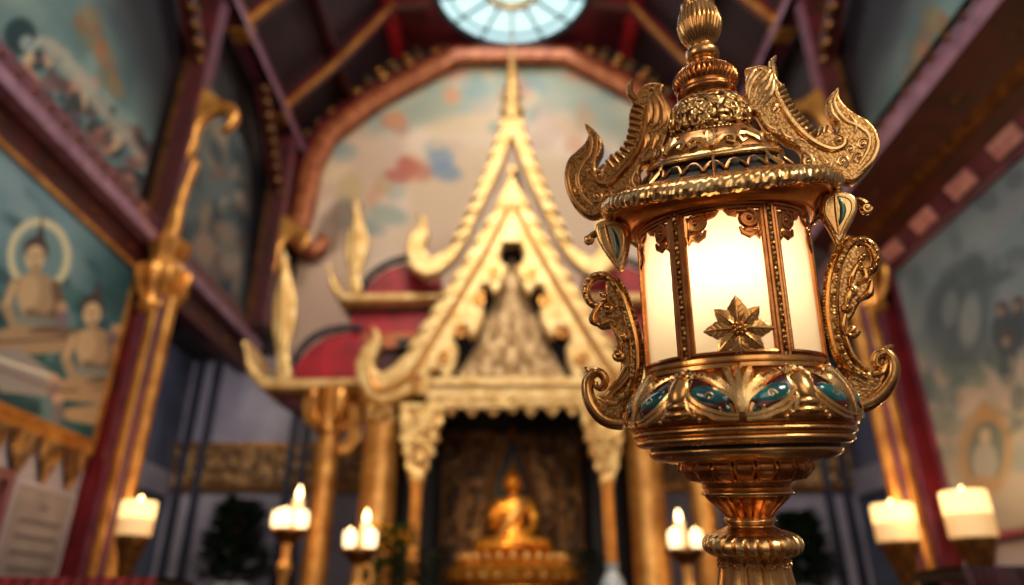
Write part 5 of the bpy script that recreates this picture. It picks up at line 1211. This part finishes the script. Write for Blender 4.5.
# red covered altar tables at the lower corners
for sx, x0_, x1_, yy, lab in ((-1, -20, 158, 577, 'long red cloth table at the lower left corner'), (1, 960, 1050, 566, 'dark red cloth table at the lower right corner')):
    Yt = 5.0; a, b = aty(x0_, yy, Yt), aty(x1_, yy, Yt); t = thing('altar_table', lab, 'table', ((a.x+b.x)/2, Yt+.3, FL))
    m = MB(); V = []; n_ = 60
    for i in range(n_+1):
        x = a.x+(b.x-a.x)*i/n_; w_ = .025*sin(i*1.3)
        V += [(x, Yt+.7, a.z), (x, Yt, a.z), (x, Yt-.03+w_, a.z-.15), (x, Yt-.05+w_*1.8, FL+.7)]
    F = []
    for i in range(n_):
        for j in range(3): F.append((i*4+j, i*4+4+j, i*4+5+j, i*4+1+j))
    m.add(V, F); m.build('cloth', G['cloth'] if sx < 0 else G['dred'], t)
    m = MB(); m.box((a.x+.03, Yt+.03, a.z-.08), (b.x-.03, Yt+.67, a.z-.01)); m.build('tabletop', G['dark'], t)
    for x in (a.x+.1, b.x-.1):
        for y in (Yt+.1, Yt+.6): m = MB(); m.box((x-.05, y-.05, FL), (x+.05, y+.05, a.z-.08)); m.build('leg', G['dark'], t)
# ================================================================== lights, world, camera
def light(kind, name, loc, energy, color, size=1., target=None, **k):
    d = bpy.data.lights.new(name, kind); d.energy = energy; d.color = color
    if kind == 'AREA': d.size = size
    elif kind in ('POINT', 'SPOT'): d.shadow_soft_size = size
    for a, v in k.items(): setattr(d, a, v)
    o = bpy.data.objects.new(name, d); COL.objects.link(o); o.location = loc
    if target is not None: o.rotation_euler = (Vector(target)-Vector(loc)).to_track_quat('-Z', 'Y').to_euler()
    return o
for i, p in enumerate(light_pts): light('POINT', 'candle_light', p+Vector((0,-.22,.05)) if i > 2 else p+Vector((0,.05,.15)), 12 if i > 2 else 30, (1,.58,.24), .08)
lp = Matrix((LX, LY, LA)).transposed()
def lw(v): return LO+LA*FOOTZ+lp @ Vector(v)
light('POINT', 'lantern_light', lw((-.005, -.062, hB)), 1.75, (1, .84, .58), .03)
light('AREA', 'front_fill', (.9, -2.6, 1.6), 30, (1, .88, .72), 2.4, tuple(LO))  # unseen area light added so front-facing metal catches a broad reflection
light('AREA', 'lantern_key_fill', (3.2, -1.6, 3.4), 120, (1, .90, .74), 1.3, tuple(LO))  # unseen key light added for highlights on the lantern from the right
light('AREA', 'left_fill', (-3.5, -.5, 1.6), 26, (1, .80, .58), 1.4, tuple(LO))  # unseen light added for broad highlights on the lantern's left
light('AREA', 'nave_light', (0, 1.5, 11.), 850, (1, .86, .66), 4, (0, 12.5, 7))  # unseen area light added so the gable mural and shrine come out bright
light('AREA', 'shrine_light', (0, 3.5, 7.5), 105, (1, .90, .70), 1.5, (0, 9.6, 4.2))  # added light without a fixture, aimed at the shrine front
light('AREA', 'skylight_light', (0, 11.6, 12.7), 80, (.95, .97, 1), 3., (0, 11.6, 0))
light('AREA', 'aisle_left', (1.5, 3.5, 3.), 34, (.86, .92, 1), 2, (-5.2, 6.8, 3.2))  # unseen fill light on the left wall
light('AREA', 'aisle_right', (-1.5, 3.5, 3.), 34, (.86, .92, 1), 2, (5.2, 6.8, 2.4))  # unseen fill light on the right wall
light('AREA', 'rear_aisle_fill_left', (-5.7, 11.2, 4.2), 20, (1, .95, .95), .8, (-5.6, 13.6, 1.5))  # no visible fixture; added to brighten the rear left aisle wall
light('AREA', 'rear_aisle_fill_right', (5.7, 11.2, 4.2), 20, (1, .95, .95), .8, (5.6, 13.6, 1.5))  # no visible fixture; added to brighten the rear right aisle wall
light('SPOT', 'buddha_spot', (-.3, 9.0, 1.7), 75, (1, .76, .40), .12, (0, 10.75, 1.35), spot_size=.9, spot_blend=.6)  # unseen spot added to brighten the statue
w = bpy.data.worlds.new('world'); SC.world = w; w.use_nodes = True; N = w.node_tree.nodes; Lk = w.node_tree.links
bg = N['Background']; tc = N.new('ShaderNodeTexCoord'); sp = N.new('ShaderNodeSeparateXYZ'); cr = N.new('ShaderNodeValToRGB')
Lk.new(tc.outputs['Generated'], sp.inputs[0]); mr = N.new('ShaderNodeMapRange'); mr.inputs[1].default_value = -1; Lk.new(sp.outputs['Z'], mr.inputs[0]); Lk.new(mr.outputs[0], cr.inputs['Fac'])
cr.color_ramp.elements[0].color = (.10,.05,.03,1); cr.color_ramp.elements[1].color = (.50,.44,.40,1)
Lk.new(cr.outputs['Color'], bg.inputs['Color']); bg.inputs['Strength'].default_value = .55
cam = bpy.data.cameras.new('camera'); co = bpy.data.objects.new('camera', cam); COL.objects.link(co); SC.camera = co
co.location = (0,0,0); co.rotation_euler = (PI/2+PITCH, 0, 0)
cam.sensor_width = 36; cam.lens = FPX/1024*36; cam.clip_start = .05; cam.clip_end = 200
cam.dof.use_dof = True; cam.dof.focus_distance = D0-.04; cam.dof.aperture_fstop = 1.12
SC.view_settings.view_transform = 'Standard'; SC.view_settings.look = 'None'
# lift everything so that the floor is z = 0
for o in list(SC.objects):
    if o.parent is None: o.location.z += EYE
